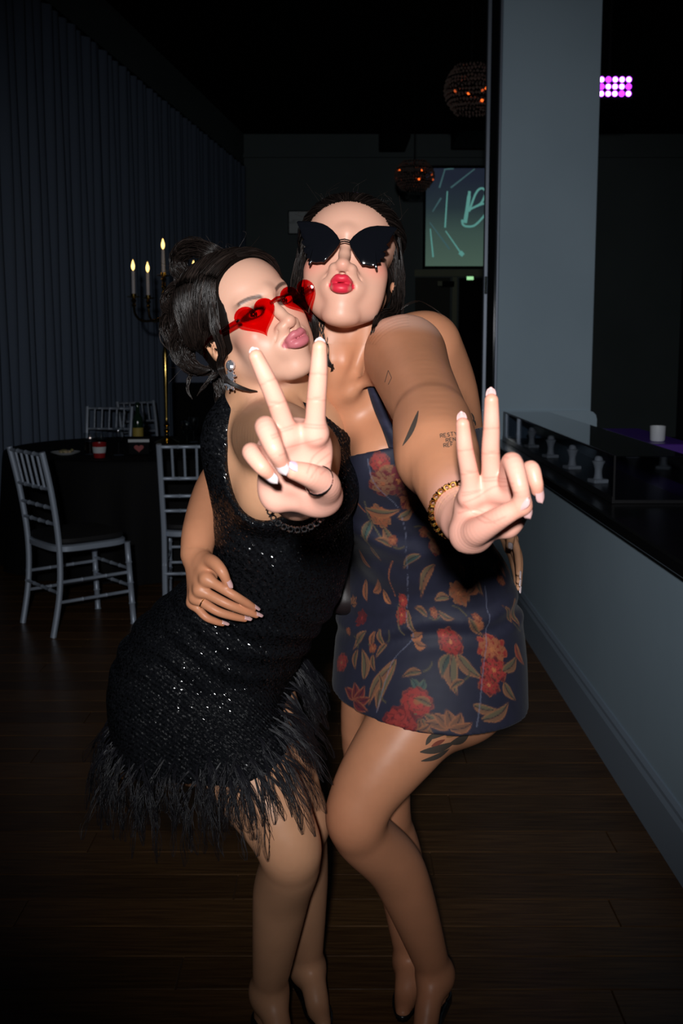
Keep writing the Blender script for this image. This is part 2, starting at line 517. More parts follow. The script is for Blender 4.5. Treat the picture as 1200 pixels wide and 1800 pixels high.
LIP_UP = [(-.0210, -.0995, -.0638, .0022), (-.0150, -.1090, -.0592, .0045), (-.0070, -.1155, -.0556, .0058), (0, -.1168, -.0566, .0056), (.0070, -.1155, -.0556, .0058), (.0150, -.1090, -.0592, .0045), (.0210, -.0995, -.0638, .0022)]
LIP_LO = [(-.0205, -.0995, -.0640, .0022), (-.0140, -.1080, -.0676, .0056), (-.0060, -.1135, -.0700, .0073), (.0060, -.1135, -.0700, .0073), (.0140, -.1080, -.0676, .0056), (.0205, -.0995, -.0640, .0022)]

class Head:
    def __init__(s, centre, R, sc, jaw=1.0, wide=1.0, eyes=True, top=1.0, nose=1.0, lipw=1.0):
        s.top = top; s.lipw = lipw; s.nose = nose; s.c = np.asarray(centre, float); s.R = R; s.s = sc; s.jaw = jaw; s.wide = wide; s.eyes = eyes
    def w(s, p): return s.c + s.s * (s.R @ np.asarray(p, float))
    def l(s, X): return (np.asarray(X, float) - s.c) @ s.R / s.s
    def add(s, F):
        sc, wd = s.s, s.wide
        def E(c, r, k=.01, neg=False, rx=0, rz=0, both=False):
            for sg in ((1, -1) if both else (1,)):
                a, b = math.radians(rx), math.radians(rz * sg)
                M = np.array([[math.cos(b), -math.sin(b), 0], [math.sin(b), math.cos(b), 0], [0, 0, 1]]) @ np.array([[1, 0, 0], [0, math.cos(a), -math.sin(a)], [0, math.sin(a), math.cos(a)]])
                F.ell(s.w((c[0] * sg * wd, c[1], c[2])), np.array(r) * sc * np.array([wd if r[0] > .02 else 1, 1, 1]), s.R @ M, k * sc, neg)
        def K(a, b, ra, rb, k=.006, both=False, neg=False):
            for sg in ((1, -1) if both else (1,)):
                F.cone(s.w((a[0] * sg, a[1], a[2])), s.w((b[0] * sg, b[1], b[2])), ra * sc, rb * sc, k * sc, None, neg)
        E((0, .012, .030), (.072, .092, .086 * s.top))
        E((0, -.030, .034), (.060, .060, .062 * s.top), .03)
        E((0, -.034, -.028), (.058, .050, .068), .02)
        E((0, -.036, -.070), (.047 * s.jaw, .046, .040), .02)
        K((.050 * s.jaw, .000, -.052), (.016 * s.jaw, -.070, -.099), .017, .015, .02, True)
        E((0, -.083, -.102), (.0185, .0145, .0145), .016)
        E((.037, -.060, -.030), (.025, .024, .021), .020, both=True)
        K((0, -.0865, .018), (.040, -.074, .019), .0100, .0080, .014, True)
        # eye sockets
        E((.031, -.1010, -.001), (.0190, .0145, .0115), .012, True, both=True)
        # nose
        K((0, -.0870, .006), (0, -.0985, -.016), .0080, .0080, .008)
        K((0, -.0985, -.016), (0, -.1110, -.0330), .0080, .0084, .005)
        E((0, -.1120, -.0345), (.0092 * s.nose, .0086, .0080), .005)
        E((.0112 * s.nose, -.1030, -.0375), (.0070, .0098, .0068), .005, both=True)
        E((.0068 * s.nose, -.1095, -.0448), (.0038, .0056, .0040), .002, True, both=True)
        # mouth mound and puckered lips
        E((0, -.089, -.062), (.031, .0165, .024), .022)
        E((.036, -.056, -.060), (.0225, .0235, .0280), .022, both=True)
        for lp in (LIP_UP, LIP_LO):
            F.chain([s.w((q[0] * s.lipw, q[1], q[2])) for q in lp], [q[3] * sc for q in lp], .0035 * sc, 4)
        E((0, -.1220, -.0628), (.0130 * s.lipw, .0060, .0004), .0018, True)
        E((.0225 * s.lipw, -.104, -.064), (.003, .005, .004), .005, True, both=True)
        E((0, -.1050, -.0460), (.0030, .0040, .0070), .006, True)
        # nasolabial soft folds
        K((.0200, -.1015, -.0400), (.0300, -.0890, -.0580), .0004, .0003, .004, True, True)
        # lids
        if s.eyes:
            for sg in (1, -1):
                F.ell(s.w((.031 * sg * wd, -.0775, -.001)), np.array((.0148, .0130, .0122)) * sc, s.R, .006 * sc)
                F.ell(s.w((.031 * sg * wd, -.0905, -.0022)), np.array((.0128, .0100, .0042)) * sc, s.R, .0012 * sc, True)
        # ears
        for sg in (1, -1):
            b = math.radians(24 * sg)
            M = s.R @ np.array([[math.cos(b), -math.sin(b), 0], [math.sin(b), math.cos(b), 0], [0, 0, 1]])
            F.ell(s.w((.0760 * sg * wd, .012, -.006)), np.array((.0055, .0165, .0285)) * sc, M, .005 * sc)
            F.ell(s.w((.0715 * sg * wd, .006, -.033)), np.array((.0050, .0080, .0095)) * sc, M, .004 * sc)
            F.ell(s.w((.0815 * sg * wd, .006, -.008)), np.array((.0050, .0090, .0160)) * sc, M, .003 * sc, True)
            F.cone(s.w((.072 * sg * wd, -.002, -.016)), s.w((.073 * sg * wd, -.003, -.008)), .0035 * sc, .003 * sc, .003 * sc)
    def box(s):
        q = np.array([s.w((x, y, z)) for x in (-.080, .080) for y in (-.122, .022) for z in (-.120, .062)]); return q.min(0), q.max(0)

def lip_mask(q, lw=1.0):
    x = np.stack([np.abs(q[:, 0]) / lw, q[:, 1], q[:, 2]], 1); m = np.full(len(q), 9.0)
    for lp in (LIP_UP, LIP_LO):
        D = crom(np.array(lp), 4); D = D[D[:, 0] > -.004]
        for A, B in zip(D[:-1], D[1:]):
            ba = B[:3] - A[:3]; t = np.clip((x - A[:3]) @ ba / (ba @ ba), 0, 1)
            m = np.minimum(m, np.linalg.norm(x - A[:3] - t[:, None] * ba, axis=1) - (A[3] + (B[3] - A[3]) * t))
    inner = (((x[:, 0]) / .016) ** 2 + ((x[:, 2] + .0636) / .0060) ** 2 < 1) & (x[:, 1] < -.098)
    return np.maximum(1 - sstep(m, .0003, .0017), inner)

def gauss(q, c, r):
    return np.exp(-(((q - np.array(c)) / np.array(r)) ** 2).sum(1))

def mixc(col, c, m):
    return col + (np.asarray(c)[None] - col) * m[:, None]

# ------------------------------------------------------------------ hands
def finger(F, pts, rad, k=.0045):
    F.chain(pts, rad, k)

def nail_mesh(parent, tip, dirv, dors, w=.0060, L=.0175, over=.006, m=None):
    """almond plate on the back of a fingertip"""
    d = unit(dirv); n = unit(np.asarray(dors) - d * np.dot(dors, d)); sd = np.cross(d, n)
    V = []; Q = []; nu, nv = 8, 6
    for layer, off in ((0, .0), (1, -.0007)):
        for i in range(nu + 1):
            t = i / nu
            wd = w * (1 - .08 * (1 - t)) * (1.0 if t < .55 else math.sqrt(max(0.02, 1 - ((t - .55) / .46) ** 2)))
            for j in range(nv + 1):
                q = j / nv * 2 - 1
                V.append(np.asarray(tip) + d * (-L + over + t * L) + sd * q * wd + n * (off - w * .42 * q * q * (1 if t < .6 else 1) - .0010 * t * t))
    st = (nu + 1) * (nv + 1)
    for i in range(nu):
        for j in range(nv):
            a = i * (nv + 1) + j; b = a + nv + 1
            Q.append((a, a + 1, b + 1, b)); Q.append((st + a, st + b, st + b + 1, st + a + 1))
    rim = [j for j in range(nv + 1)] + [i * (nv + 1) + nv for i in range(1, nu + 1)] + [nu * (nv + 1) + j for j in range(nv - 1, -1, -1)] + [i * (nv + 1) for i in range(nu - 1, 0, -1)]
    for i in range(len(rim)):
        a, b = rim[i], rim[(i + 1) % len(rim)]; Q.append((a, st + a, st + b, b))
    o = link_mesh('fingernail', mesh_np('fingernail', np.array(V), np.array(Q)), m, parent, True)
    return o
# ================================================================== PEOPLE
SKIN = mat_attr('skin', rough=.42, spec=.38, bump=(900, .10, .0006, (1, 1, 1)), sss=.06)
NAIL = mat('pale_nail_gloss', lin(204, 162, 160), rough=.12, spec=.6, coat=.5)
NAIL_TIP = mat('white_nail_gloss', lin(224, 204, 206), rough=.10, spec=.6, coat=.6)

def box_of(pts, pad):
    p = np.array(pts); return p.min(0) - pad, p.max(0) + pad

# ---------------------------------------------------------------- the woman in the floral dress
RB = rot(4.0, -5, -11)
SB = 1.02
HB = Head(P(608, 434, 1.585) - SB * (RB @ np.array([0, -.085, 0])), RB, SB, jaw=.90, wide=1.0, eyes=False, top=.78, nose=1.12, lipw=.80)
FB = Field()
HB.add(FB)
fB = unit((-.62, -.78, 0)); lB = np.array([-fB[1], fB[0], 0])      # chest direction, her left
fBh = unit((-.42, -.9, 0)); lBh = np.array([-fBh[1], fBh[0], 0])
TB = [  # px, py, depth, half width, half depth, frame
    (628, 640, 1.715, .058, .052, 0), (668, 690, 1.735, .120, .072, 0), (708, 770, 1.765, .132, .092, 0), (718, 860, 1.80, .122, .088, 0),
    (742, 955, 1.85, .116, .086, 1), (752, 1050, 1.90, .150, .110, 1), (757, 1140, 1.93, .168, .122, 1), (760, 1215, 1.94, .155, .112, 1)]
def torso(F, T, frames, grow=0.0, k=.03, rng_=None):
    rows = T if rng_ is None else T[rng_[0]:rng_[1]]
    F.loft([P(*r[:3]) for r in rows], [frames[r[5]][0] for r in rows], [frames[r[5]][1] for r in rows], [r[3] for r in rows], [r[4] for r in rows], k, 5, grow)
frB = ((lB, fB), (lBh, fBh))
torso(FB, TB, frB)
# neck with the two tendons that run to the sternal notch
nb = P(622, 655, 1.70)
FB.cone(HB.w((0, .040, -.055)), nb + np.array([0, .012, 0]), .043, .046, .010)
FB.cone(HB.w((.045, .012, -.060)), P(612, 688, 1.635), .010, .0075, .016)
FB.cone(HB.w((-.048, .012, -.060)), P(594, 690, 1.655), .010, .0075, .016)
FB.cone(P(612, 690, 1.632), P(690, 640, 1.60), .008, .008, .018)
FB.cone(P(592, 693, 1.65), P(520, 700, 1.80), .008, .008, .018)
FB.chain([P(612, 690, 1.690), P(632, 740, 1.705), P(655, 810, 1.73)], [.048, .056, .066], .03)
FB.cone(HB.w((.01, .055, -.105)), P(720, 622, 1.70), .036, .045, .04)     # trapezius to the raised shoulder
FB.cone(HB.w((-.01, .055, -.105)), P(520, 680, 1.86), .036, .045, .04)
# breasts
FB.ell(P(676, 800, 1.66), (.060, .058, .062), None, .03)
FB.ell(P(590, 806, 1.72), (.058, .056, .060), None, .028)
# back / shoulder blade seen past the arm
FB.chain([P(748, 610, 1.72), P(778, 690, 1.78), P(790, 790, 1.80)], [.060, .060, .062], .04)
# raised left arm reaching to the camera
elb = P(762, 742, 1.275); wrB = P(820, 912, .995)
FB.chain([P(712, 626, 1.585), P(726, 662, 1.49), P(744, 702, 1.38), elb, P(771, 795, 1.17), P(800, 872, 1.06), wrB], [.064, .056, .050, .0450, .0440, .034, .0262], .03, 8)
FB.cone(P(754, 750, 1.262), P(762, 805, 1.165), .0385, .039, .028)          # forearm muscle below the elbow fold
# left hand, V sign
hb = {}
hb['i'] = [P(829, 872, .925), P(824, 830, .918), P(817, 790, .912), P(813, 746, .908)]
hb['m'] = [P(865, 858, .922), P(862, 796, .912), P(863.5, 752, .905), P(863.5, 704, .900)]
hb['r'] = [P(890, 862, .920), P(899, 812, .880), P(913, 852, .862), P(921, 888, .870)]
hb['p'] = [P(910, 872, .925), P(931, 824, .893), P(941, 846, .884), P(944, 862, .887)]
hb['t'] = [P(826, 938, .935), P(842, 932, .905), P(880, 909, .878), P(913, 891, .868)]
finger(FB, hb['i'], [.0090, .0083, .0076, .0062]); finger(FB, hb['m'], [.0092, .0083, .0074, .0062])
finger(FB, hb['r'], [.0085, .0088, .0076, .0064]); finger(FB, hb['p'], [.0078, .0072, .0064, .0055])
for key, r in (('i', .0115), ('m', .0112), ('r', .0110), ('p', .0100)):
    FB.cone(wrB + (hb[key][0] - wrB) * .12, hb[key][0] + np.array([0, .006, -.002]), .014, r, .011)
finger(FB, hb['t'], [.0165, .0125, .0098, .0078], .008)
FB.cone(wrB, hb['t'][0], .020, .0170, .012)
FB.ell(P(838, 925, .935), (.017, .015, .017), None, .012)
FB.ell(P(893, 905, .945), (.013, .015, .021), None, .012)
FB.ell(P(866, 890, .945), (.033, .016, .028), None, .012)
for key in ('i', 'm'):
    for j in (1, 2):
        q = hb[key][j]; FB.cone(q + np.array([-.007, -.0095, 0]), q + np.array([.007, -.0092, .0004]), .0010, .0010, .0022, None, True)
# right arm behind her friend's back, hand on the hip
elr = P(415, 815, 1.90); wrr = P(345, 975, 1.665)
FB.chain([P(530, 690, 1.86), P(470, 755, 1.90), elr, P(380, 865, 1.81), P(352, 935, 1.70), wrr], [.055, .048, .043, .040, .031, .0255], .02)
hr = {}
hr['i'] = [P(363, 1018, 1.605), P(405, 1043, 1.590), P(430, 1058, 1.600), P(446, 1068, 1.612)]
hr['m'] = [P(352, 1037, 1.610), P(396, 1060, 1.598), P(428, 1073, 1.606), P(450, 1081, 1.618)]
hr['r'] = [P(344, 1050, 1.620), P(379, 1073, 1.608), P(408, 1083, 1.614), P(430, 1088, 1.624)]
hr['p'] = [P(339, 1059, 1.635), P(360, 1083, 1.624), P(378, 1092, 1.628), P(391, 1096, 1.634)]
hr['t'] = [P(357, 985, 1.640), P(374, 988, 1.606), P(389, 1003, 1.590), P(399, 1023, 1.590)]
FB.ell(P(366, 1006, 1.622), (.016, .012, .024), None, .012)
for key, rr in (('i', [.0088, .0076, .0068, .0054]), ('m', [.0088, .0078, .0068, .0054]), ('r', [.0084, .0074, .0066, .0052]), ('p', [.0076, .0066, .0058, .0048])):
    finger(FB, hr[key], rr, .004); FB.cone(wrr + (hr[key][0] - wrr) * .1, hr[key][0], .015, rr[0] + .0024, .010)
finger(FB, hr['t'], [.0135, .0110, .0092, .0068], .007); FB.cone(wrr, hr['t'][0], .020, .0135, .012)
# legs
hipL, kneeL, ankL = P(808, 1115, 1.93), P(628, 1432, 1.80), P(765, 1712, 2.03)
FB.chain([hipL, hipL * .5 + kneeL * .5 + np.array([.012, -.018, .018]), kneeL, kneeL * .62 + ankL * .38 + np.array([.020, .024, 0]), ankL], [.098, .086, .0570, .055, .034], .05, 14)
FB.ell(kneeL + np.array([-.006, -.022, .000]), (.038, .034, .042), None, .035)
hipR, kneeR, ankR = P(690, 1115, 1.97), P(668, 1425, 2.02), P(722, 1690, 2.14)
FB.chain([hipR, hipR * .5 + kneeR * .5 + np.array([-.012, -.02, 0]), kneeR], [.092, .080, .056], .04)
FB.chain([kneeR, kneeR * .62 + ankR * .38 + np.array([.015, .022, 0]), ankR], [.052, .053, .033], .03)
def foot(F, ank, d):
    d = unit((d[0], d[1], 0)); toe = np.array([ank[0], ank[1], .022]) + d * .13; ball_ = np.array([ank[0], ank[1], .028]) + d * .09
    heel = np.array([ank[0], ank[1], max(.035, ank[2] - .075)]) - d * .025
    F.chain([ank, heel], [.029, .024], .03); F.chain([ank, ank * .4 + ball_ * .6 + np.array([0, 0, .015]), ball_, toe], [.028, .027, .024, .016], .03)
    return heel, ball_, toe, d
footL = foot(FB, ankL, (-.35, -1)); footR = foot(FB, ankR, (-.2, -1))

# ---------------------------------------------------------------- the woman in the black sequin dress
RA = rot(-27.0, 35, 0)
SA = .965
HA = Head(P(474, 538, 1.525) - SA * (RA @ np.array([0, -.082, 0])), RA, SA, jaw=.98, wide=.97, top=.88)
FA = Field()
HA.add(FA)
fA = unit((.46, -.89, 0)); lA = np.array([-fA[1], fA[0], 0])
fAh = unit((.72, -.69, 0)); lAh = np.array([-fAh[1], fAh[0], 0])
TA = [(500, 705, 1.640, .055, .050, 0), (494, 760, 1.655, .120, .074, 0), (498, 850, 1.685, .114, .092, 0), (500, 940, 1.72, .102, .086, 0),
      (486, 1020, 1.77, .100, .085, 0), (420, 1100, 1.845, .130, .112, 1), (352, 1185, 1.90, .158, .132, 1), (350, 1262, 1.91, .150, .125, 1)]
frA = ((lA, fA), (lAh, fAh))
torso(FA, TA, frA)
FA.cone(HA.w((0, .022, -.070)), P(500, 715, 1.635), .047, .050, .02)
FA.cone(HA.w((-.045, .012, -.055)), P(520, 722, 1.575), .0085, .0065, .014)
FA.cone(HA.w((0, .03, -.06)), P(468, 745, 1.60), .042, .045, .05)
FA.cone(P(518, 724, 1.575), P(470, 735, 1.52), .0075, .0075, .018)
FA.ell(P(560, 860, 1.615), (.052, .050, .056), None, .03)
FA.ell(P(470, 862, 1.585), (.050, .050, .056), None, .03)
# right arm reaching to the camera
shA = P(474, 768, 1.545); elA = P(533, 790, 1.255); wrA = P(522, 868, 1.005)
FA.chain([shA, P(494, 768, 1.43), elA, P(535, 812, 1.16), P(530, 850, 1.07), wrA], [.0575, .050, .0425, .0410, .033, .0265], .025)
ha = {}
ha['i'] = [P(553, 760, .900), P(556, 702, .890), P(559.5, 657, .884), P(561.5, 611, .880)]
ha['m'] = [P(506, 764, .900), P(487, 710, .888), P(470.5, 671, .882), P(450, 627, .878)]
ha['r'] = [P(484, 780, .900), P(466, 750, .862), P(481, 786, .843), P(494, 812, .850)]
ha['p'] = [P(466, 806, .905), P(441, 794, .872), P(458, 818, .858), P(472, 832, .862)]
ha['t'] = [P(566, 872, .930), P(572, 852, .893), P(545, 836, .868), P(517, 827, .858)]
finger(FA, ha['i'], [.0092, .0086, .0079, .0064]); finger(FA, ha['m'], [.0092, .0086, .0079, .0064])
finger(FA, ha['r'], [.0085, .0092, .0079, .0064]); finger(FA, ha['p'], [.0078, .0078, .0070, .0058])
for key, r in (('i', .0115), ('m', .0112), ('r', .0110), ('p', .0100)):
    FA.cone(wrA + (ha[key][0] - wrA) * .12, ha[key][0] + np.array([0, .006, -.002]), .015, r, .011)
finger(FA, ha['t'], [.0160, .0128, .0104, .0080], .008)
FA.cone(wrA, ha['t'][0], .020, .0165, .012)
FA.ell(P(545, 868, .935), (.019, .016, .018), None, .012)
FA.ell(P(486, 862, .935), (.017, .016, .021), None, .012)
FA.ell(P(518, 800, .921), (.034, .017, .034), None, .012)
FA.ell(P(516, 845, .945), (.030, .018, .026), None, .012)
for key in ('i', 'm'):
    for j in (1, 2):
        q = ha[key][j]; FA.cone(q + np.array([-.007, -.0098, 0]), q + np.array([.007, -.0095, .0004]), .0010, .0010, .0022, None, True)
# left arm behind her friend's waist
sl = P(590, 770, 1.78); el2 = P(720, 900, 2.06); wl = P(880, 915, 2.06)
FA.chain([sl, el2], [.050, .042], .03); FA.chain([el2, P(800, 905, 2.07), wl], [.042, .040, .027], .02)
hl = {}
hl['i'] = [P(897, 940, 1.985), P(907, 962, 1.945), P(911, 990, 1.925), P(911, 1008, 1.912)]
hl['m'] = [P(900, 948, 2.005), P(911, 975, 1.965), P(913, 1002, 1.942), P(911, 1022, 1.925)]
hl['r'] = [P(898, 955, 2.02), P(910, 990, 1.985), P(912, 1015, 1.962), P(911, 1034, 1.945)]
hl['p'] = [P(895, 962, 2.03), P(905, 1000, 2.005), P(908, 1020, 1.985), P(908, 1034, 1.97)]
hl['t'] = [P(886, 930, 2.0), P(894, 932, 1.955), P(897, 946, 1.925), P(895, 960, 1.905)]
for key in 'imrp':
    finger(FA, hl[key], [.0085, .0075, .0066, .0052], .004); FA.cone(wl, hl[key][0], .016, .011, .010)
finger(FA, hl['t'], [.012, .010, .0085, .0065], .006)
# legs
hipA, kneeA, ankA = P(350, 1210, 1.86), P(506, 1486, 1.70), P(472, 1742, 1.95)
FA.chain([hipA, hipA * .5 + kneeA * .5 + np.array([.0, -.012, .012]), kneeA, kneeA * .62 + ankA * .38 + np.array([.0, .026, 0]), ankA], [.100, .084, .0560, .053, .033], .05, 14)
FA.ell(kneeA + np.array([.008, -.016, 0]), (.038, .036, .042), None, .03)
hipA2, kneeA2, ankA2 = P(430, 1200, 1.95), P(528, 1445, 1.885), P(540, 1700, 2.10)
FA.chain([hipA2, hipA2 * .5 + kneeA2 * .5, kneeA2], [.090, .076, .0530], .04)
FA.chain([kneeA2, kneeA2 * .62 + ankA2 * .38 + np.array([.0, .022, 0]), ankA2], [.048, .050, .032], .03)
footA = foot(FA, ankA, (.4, -1)); footA2 = foot(FA, ankA2, (.3, -1))

# ---------------------------------------------------------------- surfaces and skin colours
def hand_box(h, w, pad=.016):
    return box_of([q for v in h.values() for q in v] + [w], pad)

def skin_paint(V, base, H, lips, blush, brow, liner, hands, knees):
    col = np.repeat(np.array(base)[None], len(V), 0)
    n = noise3(V, 60, 1); col *= (1 + .05 * n + .03 * noise3(V, 300, 2))[:, None]
    q = H.l(V); head = (np.abs(q) < .15).all(1)
    m = np.zeros(len(V)); m[head] = lip_mask(q[head], H.lipw); 
    ax = np.stack([np.abs(q[:, 0]), q[:, 1], q[:, 2]], 1)
    face = np.where(head, sstep(-q[:, 1], -.02, .05) * sstep(q[:, 2], -.135, -.11), 0)
    col = mixc(col, np.array(lin(220, 172, 152)), .75 * face)
    col = mixc(col, blush, np.where(head, .55 * gauss(ax, (.047, -.07, -.028), (.022, .04, .016)), 0))
    col = mixc(col, np.array(blush), np.where(head, .25 * gauss(ax, (0, -.115, -.036), (.010, .02, .008)), 0))
    if brow is not None:
        bz = .0165 + .006 * np.sin(np.clip((ax[:, 0] - .012) / .038, 0, 1) * 2.4)
        bm = (1 - sstep(np.abs(q[:, 2] - bz), .0020, .0042)) * sstep(ax[:, 0], .011, .016) * (1 - sstep(ax[:, 0], .046, .053)) * (q[:, 1] < -.05)
        col = mixc(col, brow, np.where(head, .85 * bm, 0))
        ly = np.abs(((ax[:, 0] - .031) / .0150) ** 2 + ((q[:, 2] + .0015) / .0062) ** 2 - 1)
        lm = (1 - sstep(ly, .25, .75)) * (q[:, 1] < -.06) * (ax[:, 0] < .055)
        col = mixc(col, liner, np.where(head, .9 * lm, 0))
        sm = gauss(ax, (.033, -.085, .006), (.017, .03, .007)); col = mixc(col, np.array(liner) * 2.2, np.where(head, .55 * sm, 0))
    col = mixc(col, lips, m)
    for h in hands[:1]:
        hc = np.array([f[0] for f in h.values()]).mean(0); pm = np.exp(-np.maximum(0, np.linalg.norm(V - hc, axis=1) - .09) ** 2 / .03 ** 2)
        col = mixc(col, np.array(lin(224, 166, 150)), .85 * pm)
    for h in hands:
        for key, f in h.items():
            for j, w in ((1, .35), (2, .3), (3, .45)):
                g = np.exp(-((V - f[j]) ** 2).sum(1) / .009 ** 2); col = mixc(col, np.array(base) * np.array([1.05, .78, .72]), w * g)
    for kn in knees:
        g = np.exp(-((V - kn) ** 2).sum(1) / .05 ** 2); col = mixc(col, np.array(base) * np.array([.95, .74, .66]), .5 * g)
    return col

def hand_lines(V, col, h, lines, w=.0009, amt=.42):
    """creases of palm and finger joints, pinker than the skin round them"""
    pts = np.array([q for f in h.values() for q in f]); sel = np.nonzero(((V > pts.min(0) - .03) & (V < pts.max(0) + .03)).all(1))[0]
    segs = []
    for key in 'im':
        f = h[key]
        for j, t in ((1, 0), (2, 0), (0, .25)):
            c = f[j] + (f[j + 1] - f[j]) * t; dv = (f[j + 1] - f[j])[[0, 2]]; n = np.array([-dv[1], dv[0]]); n = n / np.linalg.norm(n) * .0085
            segs.append((c[[0, 2]] - n, c[[0, 2]] + n))
    for ln in lines:
        g = crom(np.array([P(*p)[[0, 2]] for p in ln]), 4)
        segs += list(zip(g[:-1], g[1:]))
    x = V[sel][:, [0, 2]]; d = np.full(len(sel), 9.0)
    for A, B in segs:
        ba = B - A; t = np.clip((x - A) @ ba / (ba @ ba), 0, 1); d = np.minimum(d, np.linalg.norm(x - A - t[:, None] * ba, axis=1))
    m = amt * np.exp(-(d / w) ** 2); col[sel] = col[sel] * (1 - m[:, None] * np.array([.30, .55, .55]))
    return col

def person(name, F, H, hands, legs_lo, paint):
    allc = np.array([p['c'] for p in F.pr]); 
    lo = np.min([p['c'] - p['R'] for p in F.pr], 0) - .01; hi = np.max([p['c'] + p['R'] for p in F.pr], 0) + .01
    lo[2] = max(lo[2], .003)
    bx = [(lo, hi, .0058)]
    b0, b1 = H.box(); bx.append((b0, b1, .00185))
    for h, w, hres in hands:
        a, b = hand_box(h, w); bx.append((a, b, hres))
    return surf(F, bx)
import time
_t = time.time()
VB, QB = person('b', FB, HB, [(hb, wrB, .0011), (hr, wrr, .0015)], 0, None)
VA, QA = person('a', FA, HA, [(ha, wrA, .0011), (hl, wl, .0022)], 0, None)
print('bodies', len(VB), len(VA), time.time() - _t)
skB = lin(192, 131, 98); skA = lin(202, 150, 116)
colB = skin_paint(VB, skB, HB, lin(206, 40, 62), lin(214, 110, 96), None, None, [hb, hr], [kneeL, kneeR])
colA = skin_paint(VA, skA, HA, lin(190, 104, 112), lin(208, 122, 104), lin(48, 34, 30), lin(40, 24, 24), [ha], [kneeA, kneeA2])
colA = hand_lines(VA, colA, ha, [[(573, 784, .91), (552, 800, .91), (543, 818, .91)], [(579, 798, .91), (560, 812, .91), (550, 826, .91)], [(582, 812, .91), (566, 822, .91)], [(536, 748, .91), (572, 750, .91)], [(488, 758, .91), (516, 750, .91)], [(500, 785, .91), (530, 778, .91), (566, 768, .91)]])
colB = hand_lines(VB, colB, hb, [[(812, 880, .93), (838, 868, .93), (860, 852, .93), (884, 846, .93)], [(806, 902, .93), (830, 892, .93), (852, 900, .93)], [(812, 884, .93), (838, 902, .93), (868, 888, .93)], [(846, 836, .93), (878, 832, .93)], [(810, 868, .93), (842, 858, .93)]])
womanB = empty('person', (float(ankL[0]), float(ankL[1]), 0), 0, 'woman in navy floral mini dress and black butterfly sunglasses making a V sign', 'person')
womanA = empty('person', (float(ankA[0]), float(ankA[1]), 0), 0, 'woman in black sequin dress and red heart sunglasses making a V sign', 'person')
bpy.context.view_layer.update()
def child(o, parent):
    o.parent = parent; o.matrix_parent_inverse = parent.matrix_world.inverted(); return o
bodyB = child(link_mesh('body', mesh_np('body', VB, QB, col=colB), SKIN, None, True), womanB)
bodyA = child(link_mesh('body', mesh_np('body', VA, QA, col=colA), SKIN, None, True), womanA)
# ================================================================== CLOTHES
def plane3(a, b, c):
    a, b, c = map(np.asarray, (a, b, c)); n = unit(np.cross(b - a, c - a))
    if n[2] < 0: n = -n
    return n.astype(np.float32), float(n @ a)

def subdiv(V, Q):
    """split every quad in four and round it off (Catmull-Clark face and edge points, softened corners)"""
    nv = len(V); E = np.sort(np.concatenate([Q[:, [0, 1]], Q[:, [1, 2]], Q[:, [2, 3]], Q[:, [3, 0]]]), axis=1)
    key = E[:, 0].astype(np.int64) * nv + E[:, 1]; u, inv, cnt = np.unique(key, return_inverse=True, return_counts=True); inv = inv.reshape(4, -1).T
    ev = np.stack([u // nv, u % nv], 1); fp = V[Q].mean(1); fi = np.repeat(np.arange(len(Q)), 4)
    fs = np.stack([np.bincount(inv.ravel(), weights=fp[fi, c], minlength=len(u)) for c in range(3)], 1) / cnt[:, None]
    mid = V[ev].mean(1); ep = np.where((cnt == 2)[:, None], .5 * mid + .5 * fs, mid)
    deg = np.bincount(ev.ravel(), minlength=nv)[:, None].clip(1)
    R = np.stack([np.bincount(ev.ravel(), weights=np.repeat(mid[:, c], 2), minlength=nv) for c in range(3)], 1) / deg
    nf = np.bincount(Q.ravel(), minlength=nv)[:, None].clip(1)
    Fm = np.stack([np.bincount(Q.ravel(), weights=np.repeat(fp[:, c], 4), minlength=nv) for c in range(3)], 1) / nf
    vp = (Fm + 2 * R + (deg - 3) * V) / deg; vp = np.where(deg < 3, V, vp)
    e0 = nv + inv; f0 = nv + len(u) + np.arange(len(Q))
    q = np.concatenate([np.stack([Q[:, k], e0[:, k], f0, e0[:, (k + 3) % 4]], 1) for k in range(4)])
    return mesh_np('dress', np.concatenate([vp, ep, fp]), q)

def co(me):
    a = np.empty(len(me.vertices) * 3, dtype=np.float32); me.vertices.foreach_get('co', a); return a.reshape(-1, 3).astype(float)
def normals(me):
    a = np.empty(len(me.vertices) * 3, dtype=np.float32); me.vertices.foreach_get('normal', a); return a.reshape(-1, 3).astype(float)
def set_col(me, col):
    a = me.color_attributes.new('Col', 'FLOAT_COLOR', 'POINT'); c4 = np.ones((len(col), 4), dtype=np.float32); c4[:, :3] = col
    a.data.foreach_set('color', c4.ravel())

# ---- floral mini dress
DB = Field()
SKB = [(718, 860, 1.80, .128, .094, 0), (742, 955, 1.85, .120, .091, 1), (752, 1050, 1.90, .160, .122, 1), (752, 1140, 1.92, .178, .144, 1), (752, 1230, 1.91, .183, .156, 1), (752, 1330, 1.89, .188, .164, 1)]
torso(DB, TB, frB, grow=.010, rng_=(1, 5))
torso(DB, SKB, frB, grow=.009, k=.02)
DB.chain([P(660, 812, 1.690), P(690, 880, 1.735), P(725, 950, 1.80)], [.068, .070, .075], .04)
DB.chain([P(600, 812, 1.735), P(665, 890, 1.77), P(715, 950, 1.82)], [.062, .070, .075], .04)
DB.ell(P(676, 800, 1.66), (.067, .065, .066), None, .03); DB.ell(P(590, 806, 1.72), (.064, .062, .064), None, .028)
DB.chain([P(778, 690, 1.78), P(790, 790, 1.80)], [.066, .068], .04)
topn, topd = plane3(P(592, 806, 1.67), P(702, 783, 1.60), P(840, 752, 1.82))
hemn, hemd = plane3(P(600, 1206, 1.93), P(770, 1284, 1.755), P(918, 1222, 1.93))
zw = float(P(742, 955, 1.8)[2])
